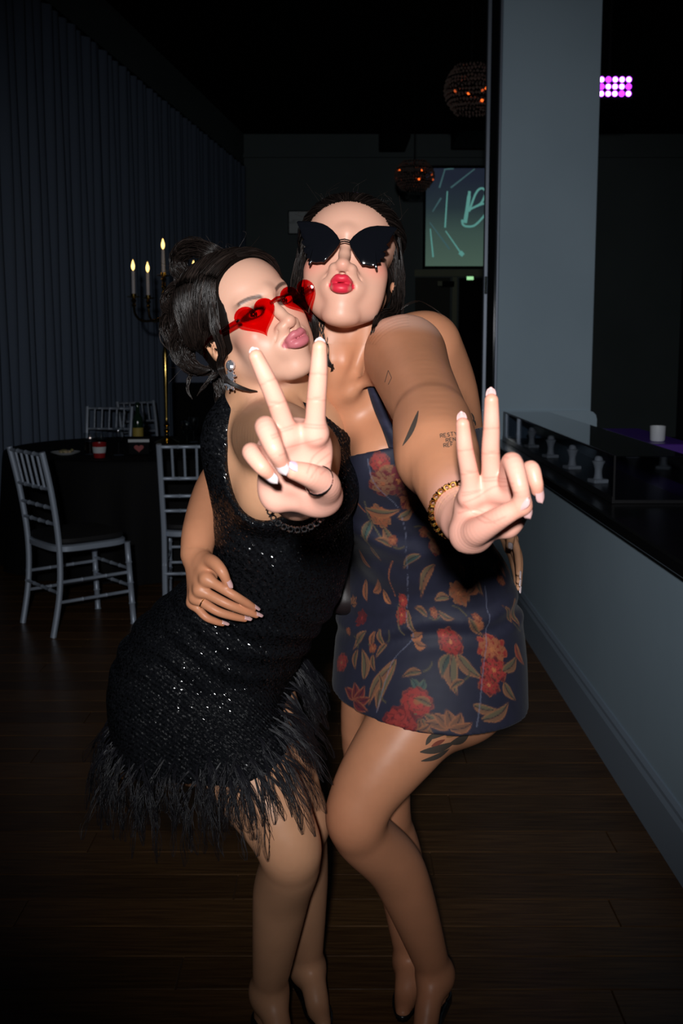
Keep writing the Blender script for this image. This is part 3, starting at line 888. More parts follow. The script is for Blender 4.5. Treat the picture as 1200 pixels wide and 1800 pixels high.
def postB(X, d):
    w = np.exp(-((X[:, 2] - zw - .02) / .055) ** 2)
    w2 = np.exp(-((X[:, 2] - zw + .155 - .12 * (X[:, 0] - .12)) / .030) ** 2)
    d = d + (.0055 * w * np.sin(X[:, 2] * 88 + X[:, 0] * 34 + 1.2 * np.sin(X[:, 0] * 20)) + .0055 * w2 * np.sin(X[:, 2] * 110 - X[:, 0] * 22 + 1.1 * np.sin(X[:, 0] * 31)) + .0026 * np.sin(X[:, 0] * 26 + X[:, 2] * 9) * np.clip((zw - X[:, 2]) * 4, 0, 1)).astype(np.float32)
    d = np.maximum(d, -(d + .013))
    d = np.maximum(d, X @ topn - topd)
    return np.maximum(d, -(X @ hemn - hemd))
_lo = np.array([-.12, 1.50, .62]); _hi = np.array([.45, 2.16, 1.36])
V, Q = surf(DB, [(_lo, _hi, .0050)], postB, taubin=2)
meB = subdiv(V, Q)
V = co(meB); N = normals(meB)
# print: unwrap round the wearer, flowers and leaves where they sit on the cloth
axc = P(752, 1050, 1.90)
def unwrap(X):
    ax = P(715, 800, 1.76) + (np.clip((X[:, 2:3] - 1.20) / (.84 - 1.20), -.4, 1.3)) * (P(757, 1140, 1.92) - P(715, 800, 1.76))
    th = np.arctan2(X[:, 0] - ax[:, 0], -(X[:, 1] - ax[:, 1])); return np.stack([th * .165, X[:, 2]], 1)
UV = unwrap(V)
_ax = P(715, 800, 1.76) + (np.clip((V[:, 2:3] - 1.20) / (.84 - 1.20), -.4, 1.3)) * (P(757, 1140, 1.92) - P(715, 800, 1.76))
front = (N[:, 1] < -.02) & (((V - _ax)[:, :2] * N[:, :2]).sum(1) > 0)
ppx, ppy = project(V)
def spot(px, py):
    d = (ppx - px) ** 2 + (ppy - py) ** 2 + np.where(front, 0, 1e6); return UV[np.argmin(d)]
navy = np.array(lin(33, 34, 50)); RUST = np.array(lin(138, 80, 56)); RED = np.array(lin(128, 44, 42)); DRED = np.array(lin(84, 32, 38)); OLV = np.array(lin(88, 80, 62)); BRN = np.array(lin(112, 76, 58)); GRN = np.array(lin(58, 78, 74)); ORG = np.array(lin(164, 100, 64))
colD = np.repeat(navy[None], len(V), 0) * (1 + .10 * noise3(V, 180, 5))[:, None]
S = 1 / 960.0     # metres on the cloth for one pixel of the study
SEL = None
def loc2(c, ang):
    global SEL
    SEL = np.nonzero((np.abs(UV[:, 0] - c[0]) < .115) & (np.abs(UV[:, 1] - c[1]) < .115))[0]
    d = (UV[SEL] - c) / S; d[:, 1] *= -1; ca, sa = math.cos(ang), math.sin(ang)
    return d[:, 0] * ca + d[:, 1] * sa, -d[:, 0] * sa + d[:, 1] * ca, np.ones(len(SEL), bool)
def put(c, mask):
    colD[SEL] = mixc(colD[SEL], c, np.clip(mask, 0, 1))
def leaf(px, py, ang, L, W, c1=OLV, c2=BRN, edge=ORG):
    x, y, m = loc2(spot(px, py), math.radians(ang))
    t = np.clip(x / L, 0, 1); w = W * np.sin(np.pi * t ** .75) ; bend = y - .12 * L * np.sin(np.pi * t) 
    inside = (x > 0) & (x < L) & m
    put(c1, inside * (1 - sstep(np.abs(bend), w - 1.2, w + .3)) * .95)
    put(c2, inside * (bend > 0) * (1 - sstep(np.abs(bend), w - 1.5, w)) * .75)
    put(edge, inside * np.exp(-((np.abs(bend) - w + 1.2) / 1.3) ** 2) * .36)
    put(navy * .7, inside * np.exp(-(bend / 1.0) ** 2) * .8)
def bloom(px, py, r, c1=RED, c2=DRED, c3=ORG, n=5, ang=0.0, ragged=.18):
    x, y, m = loc2(spot(px, py), math.radians(ang)); R = np.hypot(x, y); th = np.arctan2(y, x)
    for k, (q, cc) in enumerate(((1.0, c2), (.86, c1), (.55, c2 * .9), (.48, c1 * 1.15), (.2, c3))):
        edge = r * q * (1 - ragged + ragged * np.abs(np.sin(th * n / 2 + k * 1.3)) + .05 * np.sin(th * 11 + k))
        put(cc, m * (1 - sstep(R, edge - 1.2, edge + .4)))
        if k in (0, 2): put(c3, m * np.exp(-((R - edge + 1.5) / 1.1) ** 2) * .34)
    put(c2 * .6, m * (R < r) * (np.sin(th * 9 + R * .35) > .93) * .5)
def lily(px, py, r, ang, n=5, spread=200, c=BRN, e=ORG):
    for i in range(n): leaf(px, py, ang - spread / 2 + spread * i / max(1, n - 1), r, r * .26, c * .8, c, e)
def stem(px, py, ang, L, c=OLV):
    x, y, m = loc2(spot(px, py), math.radians(ang)); t = np.clip(x / L, 0, 1)
    put(c, m * (x > 0) * (x < L) * np.exp(-((y - .15 * L * np.sin(np.pi * t)) / 1.5) ** 2))
# the angle is measured clockwise from image right
stem(732, 1212, 80, 60); leaf(733, 1213, 235, 24, 7, GRN, GRN * .8, OLV); leaf(733, 1213, 300, 24, 7, GRN, GRN * .8, OLV); bloom(731, 1234, 26, RED * 1.15, DRED * 1.3, RUST, 5, 40, .08)
leaf(745, 1255, 20, 34, 8); leaf(740, 1262, 60, 30, 7); stem(735, 1255, 150, 35)
bloom(790, 1128, 27, RED, DRED, ORG, 6, 10); bloom(778, 1116, 14, RED * 1.2, DRED, ORG, 4); leaf(797, 1150, 100, 72, 14); leaf(803, 1148, 55, 56, 12); leaf(792, 1150, 120, 50, 10, GRN * .6, OLV)
bloom(866, 1142, 30, RUST, RED, ORG, 7, 0, .3); bloom(868, 1178, 26, RED * 1.2, DRED, ORG, 6, 30, .3); bloom(858, 1204, 20, RED, DRED, ORG, 5, 0, .3); leaf(882, 1180, -25, 48, 10); leaf(885, 1200, 75, 40, 9)
leaf(696, 1158, 100, 96, 13); leaf(690, 1170, 110, 84, 10, BRN, OLV)
lily(790, 1282, 34, -90, 5, 150, BRN, ORG * 1.1); lily(735, 1284, 20, -90, 3, 100); bloom(702, 1268, 26, RED, DRED, RED, 5)
lily(622, 1232, 34, -70, 5, 170, DRED * 1.3, ORG * 1.1); leaf(640, 1195, 240, 60, 10); bloom(600, 1165, 20, RED, DRED, RUST, 5)
bloom(708, 1056, 15, RED * 1.2, DRED, ORG, 4); bloom(706, 1082, 18, RED * 1.1, DRED, ORG, 5); leaf(716, 1070, 60, 52, 7); stem(700, 1060, 70, 60); leaf(722, 1120, -20, 34, 10, BRN, ORG * .8); leaf(728, 1128, 10, 30, 8, BRN, ORG * .8)
bloom(667, 908, 23, RUST, BRN, ORG, 6, 0, .3); leaf(672, 925, 55, 44, 9); leaf(650, 915, 110, 46, 9, GRN, OLV); stem(640, 880, 80, 70)
bloom(668, 812, 18, RED, DRED, RUST, 5); lily(706, 830, 46, 60, 6, 220, BRN, ORG); bloom(700, 846, 28, DRED * 1.3, BRN, ORG, 7, 0, .35); bloom(672, 850, 24, BRN, DRED, RUST, 6, 20, .3); bloom(720, 878, 24, RUST, DRED, ORG, 6, 0, .35)
leaf(640, 893, 0, 70, 8, OLV, RUST); stem(612, 840, 80, 60, RUST); bloom(608, 830, 9, RUST, BRN, ORG, 4); leaf(700, 912, -30, 40, 8)
leaf(764, 992, 125, 84, 12, BRN, OLV); bloom(765, 960, 18, BRN, DRED, RUST, 5); leaf(740, 975, 150, 60, 8, GRN, OLV)
bloom(806, 1044, 24, RUST * .9, BRN, ORG, 7, 0, .3); leaf(822, 1044, -40, 44, 8, BRN, RUST); leaf(790, 1050, 170, 44, 8, OLV, BRN); leaf(815, 1016, 250, 30, 7)
leaf(642, 1018, 60, 48, 9, BRN, RUST); leaf(655, 1040, -40, 52, 9, RUST, BRN); leaf(672, 1036, 40, 40, 8, BRN, ORG); stem(690, 985, 110, 80, RUST)
bloom(636, 1086, 17, DRED, DRED * .8, RED, 6, 0, .3); leaf(644, 1108, 120, 52, 8); leaf(660, 1110, 95, 44, 7, BRN, RUST); leaf(668, 1105, 60, 38, 7)
lily(618, 1062, 20, -90, 4, 140); leaf(630, 965, 40, 50, 7, RUST, BRN); leaf(905, 1050, 110, 60, 9); leaf(905, 1130, 80, 50, 8, RUST, RED)
bloom(884, 966, 13, DRED, BRN, ORG, 5); leaf(876, 985, 100, 34, 6, RUST, ORG); leaf(892, 985, 70, 40, 6, RUST, RED); leaf(868, 990, 100, 28, 5, GRN, OLV)
bloom(840, 1100, 12, RUST, BRN, ORG, 4); leaf(760, 1240, 200, 30, 7); leaf(830, 1240, 20, 40, 9); leaf(845, 1265, -20, 60, 10, OLV, BRN)
for (sx, sy, sa, sl) in ((628, 1140, 70, 40), (752, 1085, 200, 40), (770, 1075, 20, 36), (822, 1085, 60, 44), (680, 1130, 120, 36), (655, 1150, 60, 34), (742, 1180, 160, 40), (838, 1010, 100, 40), (748, 930, 30, 38), (690, 960, 200, 36), (650, 960, 80, 32), (815, 1195, 150, 34), (900, 1095, 250, 40), (668, 1215, 250, 30)):
    leaf(sx, sy, sa, sl, sl * .17, OLV * .8, BRN * .8); stem(sx, sy, sa + 160, sl * .7, OLV * .7)
for (sx, sy, sr) in ((762, 1076, 11), (655, 1140, 10), (838, 1086, 9), (745, 935, 12), (690, 950, 10), (880, 1020, 11), (612, 1110, 9)): bloom(sx, sy, sr, RUST * .8, DRED, ORG * .8, 5, sx, .3)
rb = np.random.default_rng(3)
for i in range(26):      # the back of the dress carries the same print
    th = rb.uniform(1.6, 3.1) * rb.choice([-1, 1]) * .165; z = rb.uniform(.78, 1.15); k = i % 3
    _sp = spot; spot = lambda px, py: np.array([px, py])
    if k == 0: bloom(th, z, rb.uniform(16, 28), RED, DRED, ORG, 6)
    elif k == 1: leaf(th, z, rb.uniform(0, 360), rb.uniform(40, 80), 10)
    else: lily(th, z, 34, rb.uniform(0, 360))
    spot = _sp
# seams: fine pale stitching
def seam(pts):
    global colD
    g = crom(np.array([spot(*p) for p in pts]), 10)
    sel = np.nonzero((UV > g.min(0) - .01).all(1) & (UV < g.max(0) + .01).all(1))[0]; d = np.full(len(sel), 9.0)
    for A, B in zip(g[:-1], g[1:]):
        ba = B - A; t = np.clip((UV[sel] - A) @ ba / max(1e-9, ba @ ba), 0, 1); d = np.minimum(d, np.linalg.norm(UV[sel] - A - t[:, None] * ba, axis=1))
    colD[sel] = mixc(colD[sel], np.array(lin(112, 116, 138)), np.clip(1 - sstep(d, .0003, .0016), 0, 1) * .42)
seam([(646, 806), (660, 850), (700, 892)]); seam([(706, 908), (713, 940), (716, 1010), (714, 1080), (726, 1118), (688, 1165), (662, 1252)]); seam([(852, 1030), (853, 1120), (846, 1200), (838, 1276)])
set_col(meB, colD)
FLORAL = mat_attr('navy_floral_cloth', rough=.62, spec=.30, bump=(700, .12, .0006, (1, 1, 1)), sheen=.05)
dressB = child(link_mesh('dress', meB, FLORAL, None, True), womanB)
dressB['label'] = 'navy mini dress printed with rust and red flowers'
# strap over the raised shoulder
sp = crom(np.array([P(694, 788, 1.590), P(683, 755, 1.585), P(664, 708, 1.615), P(655, 664, 1.640), P(668, 620, 1.690), P(700, 600, 1.76), P(740, 660, 1.83)]), 6)
sv = []; sq = []
for i, q in enumerate(sp):
    w = unit(np.array([.75, -.62, -.1])) * .012
    for dq in (-1, 1):
        for n_ in (0, .003): sv.append(q + w * dq + np.array([-.4, -.9, .1]) * n_)
for i in range(len(sp) - 1):
    a = i * 4; b = a + 4
    for (m, n_) in ((0, 1), (1, 3), (3, 2), (2, 0)): sq.append((a + m, a + n_, b + n_, b + m))
strapm = mesh_np('strap', np.array(sv), np.array(sq), col=np.array([navy * (1.0 if (i // 9) % 3 else 1.6) for i in range(len(sv))]))
stp = child(link_mesh('strap', strapm, FLORAL, None, True), womanB)

# ---- black sequin dress
DA = Field()
torso(DA, TA[:5], frA, grow=.012)
SKA = [(500, 940, 1.72, .104, .090, 0), (486, 1020, 1.77, .104, .090, 0), (420, 1100, 1.845, .136, .118, 1), (352, 1185, 1.90, .164, .140, 1), (352, 1262, 1.895, .166, .146, 1), (375, 1350, 1.86, .158, .146, 1)]
torso(DA, SKA, frA, grow=.010)
mA = hipA * .5 + kneeA * .5 + np.array([.0, -.012, .012]); mA2 = hipA2 * .5 + kneeA2 * .5
DA.chain([hipA, mA, kneeA], [.114, .102, .09], .04); DA.chain([hipA2, mA2, kneeA2], [.104, .094, .085], .04)
DA.ell(P(560, 860, 1.615), (.064, .062, .068), None, .03); DA.ell(P(470, 862, 1.585), (.062, .062, .068), None, .03)
DA.cone(HA.w((0, .030, -.085)), P(500, 715, 1.635), .049, .058, .02)
DA.cone(P(452, 735, 1.64), P(500, 715, 1.64), .040, .045, .04)
DA.ell(P(464, 822, 1.545), (.062, .120, .083), None, .010, True)
DA.ell(P(440, 770, 1.52), (.040, .110, .050), None, .010, True)
hemAn, hemAd = plane3(P(205, 1262, 1.96), P(360, 1338, 1.75), P(500, 1215, 1.90))
tAn, tAd = plane3(P(395, 712, 1.66), P(440, 690, 1.60), P(535, 716, 1.60))
zf = float(P(480, 1130, 1.8)[2])
def postA(X, d):
    w = np.exp(-((X[:, 2] - zf) / .075) ** 2)
    d = d + (.0035 * w * np.sin(X[:, 2] * 120 + X[:, 0] * 60 + 1.5 * np.sin(X[:, 0] * 25))).astype(np.float32)
    d = np.maximum(d, -(d + .012))
    d = np.maximum(d, X @ tAn - tAd)
    return np.maximum(d, -(X @ hemAn - hemAd))
V, Q = surf(DA, [(np.array([-.50, 1.45, .60]), np.array([.10, 2.12, 1.40]), .0056)], postA, taubin=3)
meA = subdiv(V, Q)
SEQ = bpy.data.materials.new('black_sequin_knit'); SEQ.use_nodes = True
nt = SEQ.node_tree; bs = nt.nodes['Principled BSDF']
bs.inputs['Base Color'].default_value = (.0055, .0060, .0075, 1); bs.inputs['Roughness'].default_value = .17; bs.inputs['Specular IOR Level'].default_value = .27
tc = nt.nodes.new('ShaderNodeTexCoord'); vo = nt.nodes.new('ShaderNodeTexVoronoi'); vo.inputs['Scale'].default_value = 330
geo = nt.nodes.new('ShaderNodeNewGeometry')
sub = nt.nodes.new('ShaderNodeVectorMath'); sub.operation = 'SUBTRACT'; sub.inputs[1].default_value = (.5, .5, .5)
scl = nt.nodes.new('ShaderNodeVectorMath'); scl.operation = 'SCALE'; scl.inputs['Scale'].default_value = .95
add = nt.nodes.new('ShaderNodeVectorMath'); add.operation = 'ADD'; nrm = nt.nodes.new('ShaderNodeVectorMath'); nrm.operation = 'NORMALIZE'
wv = nt.nodes.new('ShaderNodeTexWave'); wv.inputs['Scale'].default_value = 60; wv.bands_direction = 'DIAGONAL'; wv.inputs['Distortion'].default_value = 1.5
bmp = nt.nodes.new('ShaderNodeBump'); bmp.inputs['Strength'].default_value = .5; bmp.inputs['Distance'].default_value = .002
for a, b in ((tc.outputs['Object'], vo.inputs['Vector']), (tc.outputs['Object'], wv.inputs['Vector']), (vo.outputs['Color'], sub.inputs[0]), (sub.outputs[0], scl.inputs[0]), (wv.outputs['Fac'], bmp.inputs['Height']), (bmp.outputs[0], add.inputs[0]), (scl.outputs[0], add.inputs[1]), (add.outputs[0], nrm.inputs[0]), (nrm.outputs[0], bs.inputs['Normal'])): nt.links.new(a, b)
sc_ = nt.nodes.new('ShaderNodeSeparateColor'); st_ = nt.nodes.new('ShaderNodeMath'); st_.operation = 'GREATER_THAN'; st_.inputs[1].default_value = .80
mr1 = nt.nodes.new('ShaderNodeMapRange'); mr1.inputs['To Min'].default_value = .09; mr1.inputs['To Max'].default_value = .55      # loose sequins shine, the knit does not
mr2 = nt.nodes.new('ShaderNodeMapRange'); mr2.inputs['To Min'].default_value = .42; mr2.inputs['To Max'].default_value = .13
for a, b in ((vo.outputs['Color'], sc_.inputs[0]), (sc_.outputs['Blue'], st_.inputs[0]), (st_.outputs[0], mr1.inputs['Value']), (st_.outputs[0], mr2.inputs['Value']), (mr1.outputs[0], bs.inputs['Specular IOR Level']), (mr2.outputs[0], bs.inputs['Roughness'])): nt.links.new(a, b)
dressA = child(link_mesh('dress', meA, SEQ, None, True), womanA)
dressA['label'] = 'black sequin knit halter mini dress'
# feather trim along the hem
Va = co(meA); Na = normals(meA)
hd = Va @ hemAn.astype(float) - hemAd
cand = np.nonzero((hd > .001) & (hd < .045))[0]
ctrA = P(360, 1290, 1.88)
out = Va[cand] - ctrA; out[:, 2] = 0
cand = cand[((out * Na[cand]).sum(1) > 0)]
fr = np.random.default_rng(11)
pick = fr.choice(cand, 330, replace=False)
curves = []
dn = -hemAn.astype(float)
for v in pick:
    o = unit(Na[v] * [1, 1, .3]); L = fr.uniform(.07, .15); side = unit(np.cross(o, dn)) * fr.normal(0, .45)
    p = Va[v].copy(); d = unit(o * fr.uniform(.5, 1.0) + dn * fr.uniform(.1, .7) + side); g = [p]
    curl = unit(fr.normal(size=3)) * fr.uniform(0, .55)
    for k in range(6):
        d = unit(d + np.array([0, 0, -.16]) + dn * .20 + curl * .28); p = p + d * L / 6; g.append(p.copy())
    curves.append(lock(g, 9, [.0008, .0035, .0075, .0115], seg=13, freq=2, seed=int(v), frizz=.35))
curves = np.concatenate(curves)
rr = np.linspace(1.0, .35, 13)[None] * fr.uniform(.00045, .0009, len(curves))[:, None]
V, Q = strands(curves, rr, 3)
FEATH = mat('black_feather', (.010, .010, .014), rough=.42, spec=.55)
ft = child(link_mesh('feather_trim', mesh_np('feather_trim', V, Q), FEATH, None, True), womanA); ft['kind'] = 'stuff'; ft['label'] = 'black ostrich feather trim on the hem'
print('clothes', time.time() - _t)
# ================================================================== HAIR
HAIR = mat_attr('dark_brown_hair', rough=.34, spec=.40)
HBASE = np.array((.0125, .0085, .0072))
hs = np.random.default_rng(21)
def shell_pt(H, d, off, rad=(.0755, .096, .0905), c=(0, .012, .030)):
    """point on the scalp in direction d of the head's own axes, lifted by off"""
    d = unit(d); r = np.array(rad) * np.array([H.wide, 1, H.top]); t = 1 / math.sqrt(((d / r) ** 2).sum())
    return H.w(np.array(c) + d * (t + off))
def sweep(H, d0, d1, off0, off1, n=8, lift=.0, tail=None):
    """guide over the scalp from direction d0 to d1"""
    d0 = unit(d0); d1 = unit(d1); w = math.acos(max(-1, min(1, float(d0 @ d1)))); g = []
    for i in range(n):
        t = i / (n - 1); d = (math.sin((1 - t) * w) * d0 + math.sin(t * w) * d1) / math.sin(w)
        g.append(shell_pt(H, d, off0 + (off1 - off0) * t + lift * math.sin(math.pi * t)))
    if tail is not None: g += [np.asarray(q) for q in tail]
    return g
def cap(H, cut, off=.004):
    """thin dark under-layer of hair on the scalp; cut(local) > 0 is face or neck"""
    F = Field(); sc = H.s
    F.ell(H.w((0, .012, .030)), np.array((.0755 * H.wide, .096, .0905 * H.top)) * sc + off, H.R, .01)
    F.ell(H.w((0, .030, -.02)), np.array((.066 * H.wide, .068, .075)) * sc + off, H.R, .02)
    def post(X, d):
        return np.maximum(d, (cut(H.l(X)) * sc).astype(np.float32))
    q = np.array([H.w((x, y, z)) for x in (-.1, .1) for y in (-.11, .13) for z in (-.12, .14)])
    return surf(F, [(q.min(0), q.max(0), .0042)], post, taubin=1)

# ---- woman in the floral dress: slicked back from a high hairline, long behind the shoulders
def cutB(q):   # face side of the hairline
    x, y, z = np.abs(q[:, 0]), q[:, 1], q[:, 2]
    line = -.079 + .55 * np.maximum(0, x - .030) ** 1.0 + np.clip((.066 * HB.top + .012 - z) * .85, 0, .2)
    return np.maximum((line - y) * .8, -(z + .060))
Vh, Qh = cap(HB, cutB, .005)
cv = []
for i in range(46):
    t = -1 + 2 * i / 45; x = .062 * t
    d0 = (t * .070, -.095 + .028 * t * t, .060 * HB.top - .034 * abs(t) ** 2.2)
    cv.append(lock(sweep(HB, d0, (t * .05, .10, .00), .0060, .010, 9), 22, .0042, 14, seed=i, frizz=.2))
for sg in (-1, 1):     # sides drawn back over the ears, then hanging behind the shoulders
    for i in range(16):
        u = i / 15; st = (sg * .075, -.052 + .03 * u, .045 - .085 * u)
        end = HB.w((sg * (.080 - .01 * u), .030 + .02 * u, -.085)); e2 = HB.w((sg * (.085 - .02 * u), .050 + .02 * u, -.17)); e3 = HB.w((sg * (.080 - .03 * u), .070, -.26 - .03 * u))
        cv.append(lock([shell_pt(HB, st, .004), HB.w((sg * .080, -.005 + .02 * u, -.015 - .03 * u)), end, e2, e3], 26, [.004, .008, .010, .010, .006], 14, seed=100 + i + (sg > 0) * 50, frizz=.2))
# lock that falls in front of the raised shoulder
cv.append(lock([HB.w((.077, .000, -.035)), HB.w((.076, -.008, -.075)), P(668, 560, 1.60), P(657, 590, 1.57), P(651, 606, 1.60)], 90, [.007, .010, .011, .008, .003], 14, seed=300))
cv.append(lock([HB.w((-.076, .000, -.020)), HB.w((-.080, -.004, -.060)), P(548, 560, 1.64), P(552, 620, 1.66), P(578, 660, 1.66), P(585, 640, 1.64)], 70, [.006, .009, .009, .008, .006, .003], 16, seed=301))
fly = []
for i in range(26):    # fly-away hairs
    d0 = (hs.uniform(-.07, .085), hs.uniform(-.06, .02), hs.uniform(.02, .08)); p = shell_pt(HB, d0, .006); dv = unit(p - HB.c)
    fly.append(lock([p, p + dv * .010 + hs.normal(size=3) * .006, p + dv * hs.uniform(.012, .025) + hs.normal(size=3) * .012], 1, .0005, 14, seed=400 + i))
fly.append(lock([P(690, 560, 1.66), P(712, 536, 1.66), P(735, 528, 1.67), P(760, 540, 1.68), P(776, 552, 1.68)], 3, .002, 14, seed=450)); fly.append(lock([P(690, 565, 1.66), P(705, 545, 1.66), P(722, 534, 1.66), P(735, 530, 1.67)], 3, .002, 14, seed=451))
def join_hair(cvs, cap_, rad, parent, fly=None):
    Vs, Qs = [cap_[0]], [cap_[1]]; off = len(cap_[0]); Cs = [np.repeat(HBASE[None] * .5, off, 0)]
    segs = {}
    for c in cvs: segs.setdefault(c.shape[1], []).append(c)
    for m, cc in segs.items():
        cc = np.concatenate(cc); r = np.linspace(1, .55, m)[None] * hs.uniform(rad * .7, rad * 1.2, len(cc))[:, None]
        v, q = strands(cc, r, 4); Vs.append(v); Qs.append(q + off); off += len(v)
        k = hs.lognormal(-.1, .45, len(cc)); Cs.append(np.repeat(HBASE[None] * k[:, None], m * 4, 0))
    if fly:
        cc = np.concatenate(fly); v, q = strands(cc, .00022, 3); Vs.append(v); Qs.append(q + off); off += len(v); Cs.append(np.repeat(HBASE[None] * 1.5, len(v), 0))
    return child(link_mesh('hair', mesh_np('hair', np.concatenate(Vs), np.concatenate(Qs), col=np.concatenate(Cs)), HAIR, None, True), parent)
hairB = join_hair(cv, (Vh, Qh), .00075, womanB, fly); hairB['label'] = 'dark hair slicked back from the forehead'

# ---- woman in the sequin dress: parted, swept down over the temples into a curled updo
def cutA(q):
    x, y, z = q[:, 0], q[:, 1], q[:, 2]; ax = np.abs(x)
    line = -.078 + np.clip((.060 - z) * .56, 0, .2) - .10 * np.maximum(0, ax - .045)
    return np.maximum((line - y) * .8, -(z + .065))
Vh, Qh = cap(HA, cutA, .006)
cv = []
part = (.006, -.086, .074)
for i in range(40):      # from the parting down the near (image left) side, over the ear, to the nape
    u = i / 39; s0 = (-.004 - .004 * u, -.080 + .15 * u, .078 + .012 * math.sin(u * 2.5))
    mid1 = (-.062, -.076 + .115 * u, .046); mid2 = (-.082, -.046 + .10 * u, -.016); en = (-.070 + .03 * u, .050 + .05 * u, -.045 + .02 * u)
    g = [shell_pt(HA, s0, .008), shell_pt(HA, (-.034, -.088 + .14 * u, .074), .010), shell_pt(HA, mid1, .014), shell_pt(HA, mid2, .013), shell_pt(HA, en, .014)]
    cv.append(lock(g, 30, [.003, .006, .008, .009, .009], 16, seed=500 + i, frizz=.12))
for i in range(26):      # far side
    u = i / 25; s0 = (.004, -.080 + .15 * u, .080); mid = (.070, -.045 + .09 * u, .042); en = (.076, .010 + .08 * u, -.030)
    cv.append(lock([shell_pt(HA, s0, .008), shell_pt(HA, (.040, -.070 + .12 * u, .072), .009), shell_pt(HA, mid, .010), shell_pt(HA, en, .012)], 24, [.003, .006, .007, .008], 14, seed=600 + i, frizz=.12))
for i in range(12):      # front edge over the forehead on the far side
    u = i / 11; cv.append(lock([shell_pt(HA, (.002, -.086 + .02 * u, .070), .009), shell_pt(HA, (.034, -.086 + .03 * u, .060), .012), shell_pt(HA, (.064, -.066 + .03 * u, .034), .012), shell_pt(HA, (.080, -.030 + .03 * u, -.008), .010)], 20, [.003, .005, .006, .007], 14, seed=660 + i, frizz=.12))
    cv.append(lock([shell_pt(HA, (-.002, -.086 + .02 * u, .072), .009), shell_pt(HA, (-.030, -.088 + .03 * u, .064), .013), shell_pt(HA, (-.060, -.074 + .03 * u, .044), .015), shell_pt(HA, (-.080, -.048 + .03 * u, -.004), .015), shell_pt(HA, (-.080, -.020 + .03 * u, -.04), .010)], 20, [.003, .005, .007, .008, .006], 14, seed=680 + i, frizz=.12))
# face-framing lock by the ear
cv.append(lock([shell_pt(HA, (-.060, -.070, .055), .012), HA.w((-.080, -.045, .010)), HA.w((-.082, -.030, -.030)), P(386, 640, 1.54), P(398, 668, 1.53), P(430, 684, 1.53), P(452, 688, 1.54)], 80, [.004, .008, .009, .006, .005, .004, .003], 18, seed=700, frizz=.15))
# loops of the updo (image left of the head) and hanging curls
def curl(pts, n, sp, seed, seg=20): cv.append(lock([P(*p) for p in pts], n, sp, seg, seed=seed, frizz=.16))
curl([(352, 500, 1.66), (322, 482, 1.68), (316, 452, 1.68), (338, 436, 1.66), (368, 440, 1.64), (384, 458, 1.65), (372, 478, 1.66), (345, 488, 1.67)], 170, [.012, .014, .014, .014, .013, .012, .010, .008], 800)
curl([(372, 446, 1.69), (340, 432, 1.70), (318, 446, 1.71), (312, 474, 1.71), (330, 500, 1.70)], 150, [.012, .014, .015, .014, .012], 801)
curl([(384, 470, 1.62), (352, 486, 1.62), (334, 510, 1.63), (322, 540, 1.65), (316, 570, 1.67)], 170, [.012, .015, .016, .015, .012], 802)
curl([(330, 500, 1.66), (302, 512, 1.68), (294, 534, 1.68), (306, 548, 1.66), (322, 536, 1.65), (318, 516, 1.66)], 120, [.010, .011, .011, .010, .009, .006], 803)
curl([(330, 540, 1.66), (300, 552, 1.68), (296, 586, 1.69), (312, 610, 1.68), (336, 600, 1.66)], 140, [.012, .014, .015, .013, .010], 804)
curl([(345, 560, 1.64), (318, 580, 1.65), (312, 612, 1.66), (326, 640, 1.66), (352, 652, 1.65), (380, 652, 1.64)], 150, [.012, .014, .014, .013, .011, .008], 805)
curl([(360, 590, 1.63), (336, 606, 1.64), (330, 630, 1.64), (346, 648, 1.63), (370, 650, 1.62)], 120, [.010, .012, .012, .010, .007], 806)
curl([(352, 470, 1.64), (330, 492, 1.63), (318, 524, 1.64), (312, 560, 1.66), (320, 600, 1.66), (342, 636, 1.65)], 150, [.010, .013, .014, .014, .013, .010], 807)
curl([(370, 640, 1.65), (384, 672, 1.65), (388, 706, 1.64), (378, 730, 1.63), (384, 750, 1.62)], 90, [.011, .011, .010, .008, .003], 808)
curl([(388, 650, 1.66), (402, 680, 1.67), (398, 712, 1.67), (390, 735, 1.66)], 80, [.010, .011, .010, .004], 809)
curl([(346, 640, 1.66), (334, 662, 1.66), (330, 684, 1.66), (338, 702, 1.66)], 26, [.004, .004, .003, .002], 810)
curl([(392, 650, 1.62), (372, 664, 1.61), (356, 682, 1.61), (346, 696, 1.61)], 24, [.004, .004, .003, .002], 811)
curl([(560, 548, 1.66), (566, 590, 1.66), (572, 630, 1.65), (588, 650, 1.65)], 60, [.010, .010, .008, .004], 812)
fly = []
for i in range(46):
    b = P(hs.uniform(305, 400), hs.uniform(440, 640), 1.66); p = b; dv = unit(p - HA.c)
    fly.append(lock([p, p + dv * .012 + hs.normal(size=3) * .008, p + dv * hs.uniform(.018, .032) + hs.normal(size=3) * .014], 1, .0005, 14, seed=900 + i))
for i in range(20):
    p = shell_pt(HA, (hs.uniform(-.03, .07), hs.uniform(-.07, .0), .08), .010); dv = unit(p - HA.c)
    fly.append(lock([p, p + dv * .005 + hs.normal(size=3) * .006, p + dv * .012 + hs.normal(size=3) * .014], 1, .0004, 14, seed=960 + i))
hairA = join_hair(cv, (Vh, Qh), .00075, womanA, fly); hairA['label'] = 'dark brown updo with loops and loose curls'
print('hair', time.time() - _t)
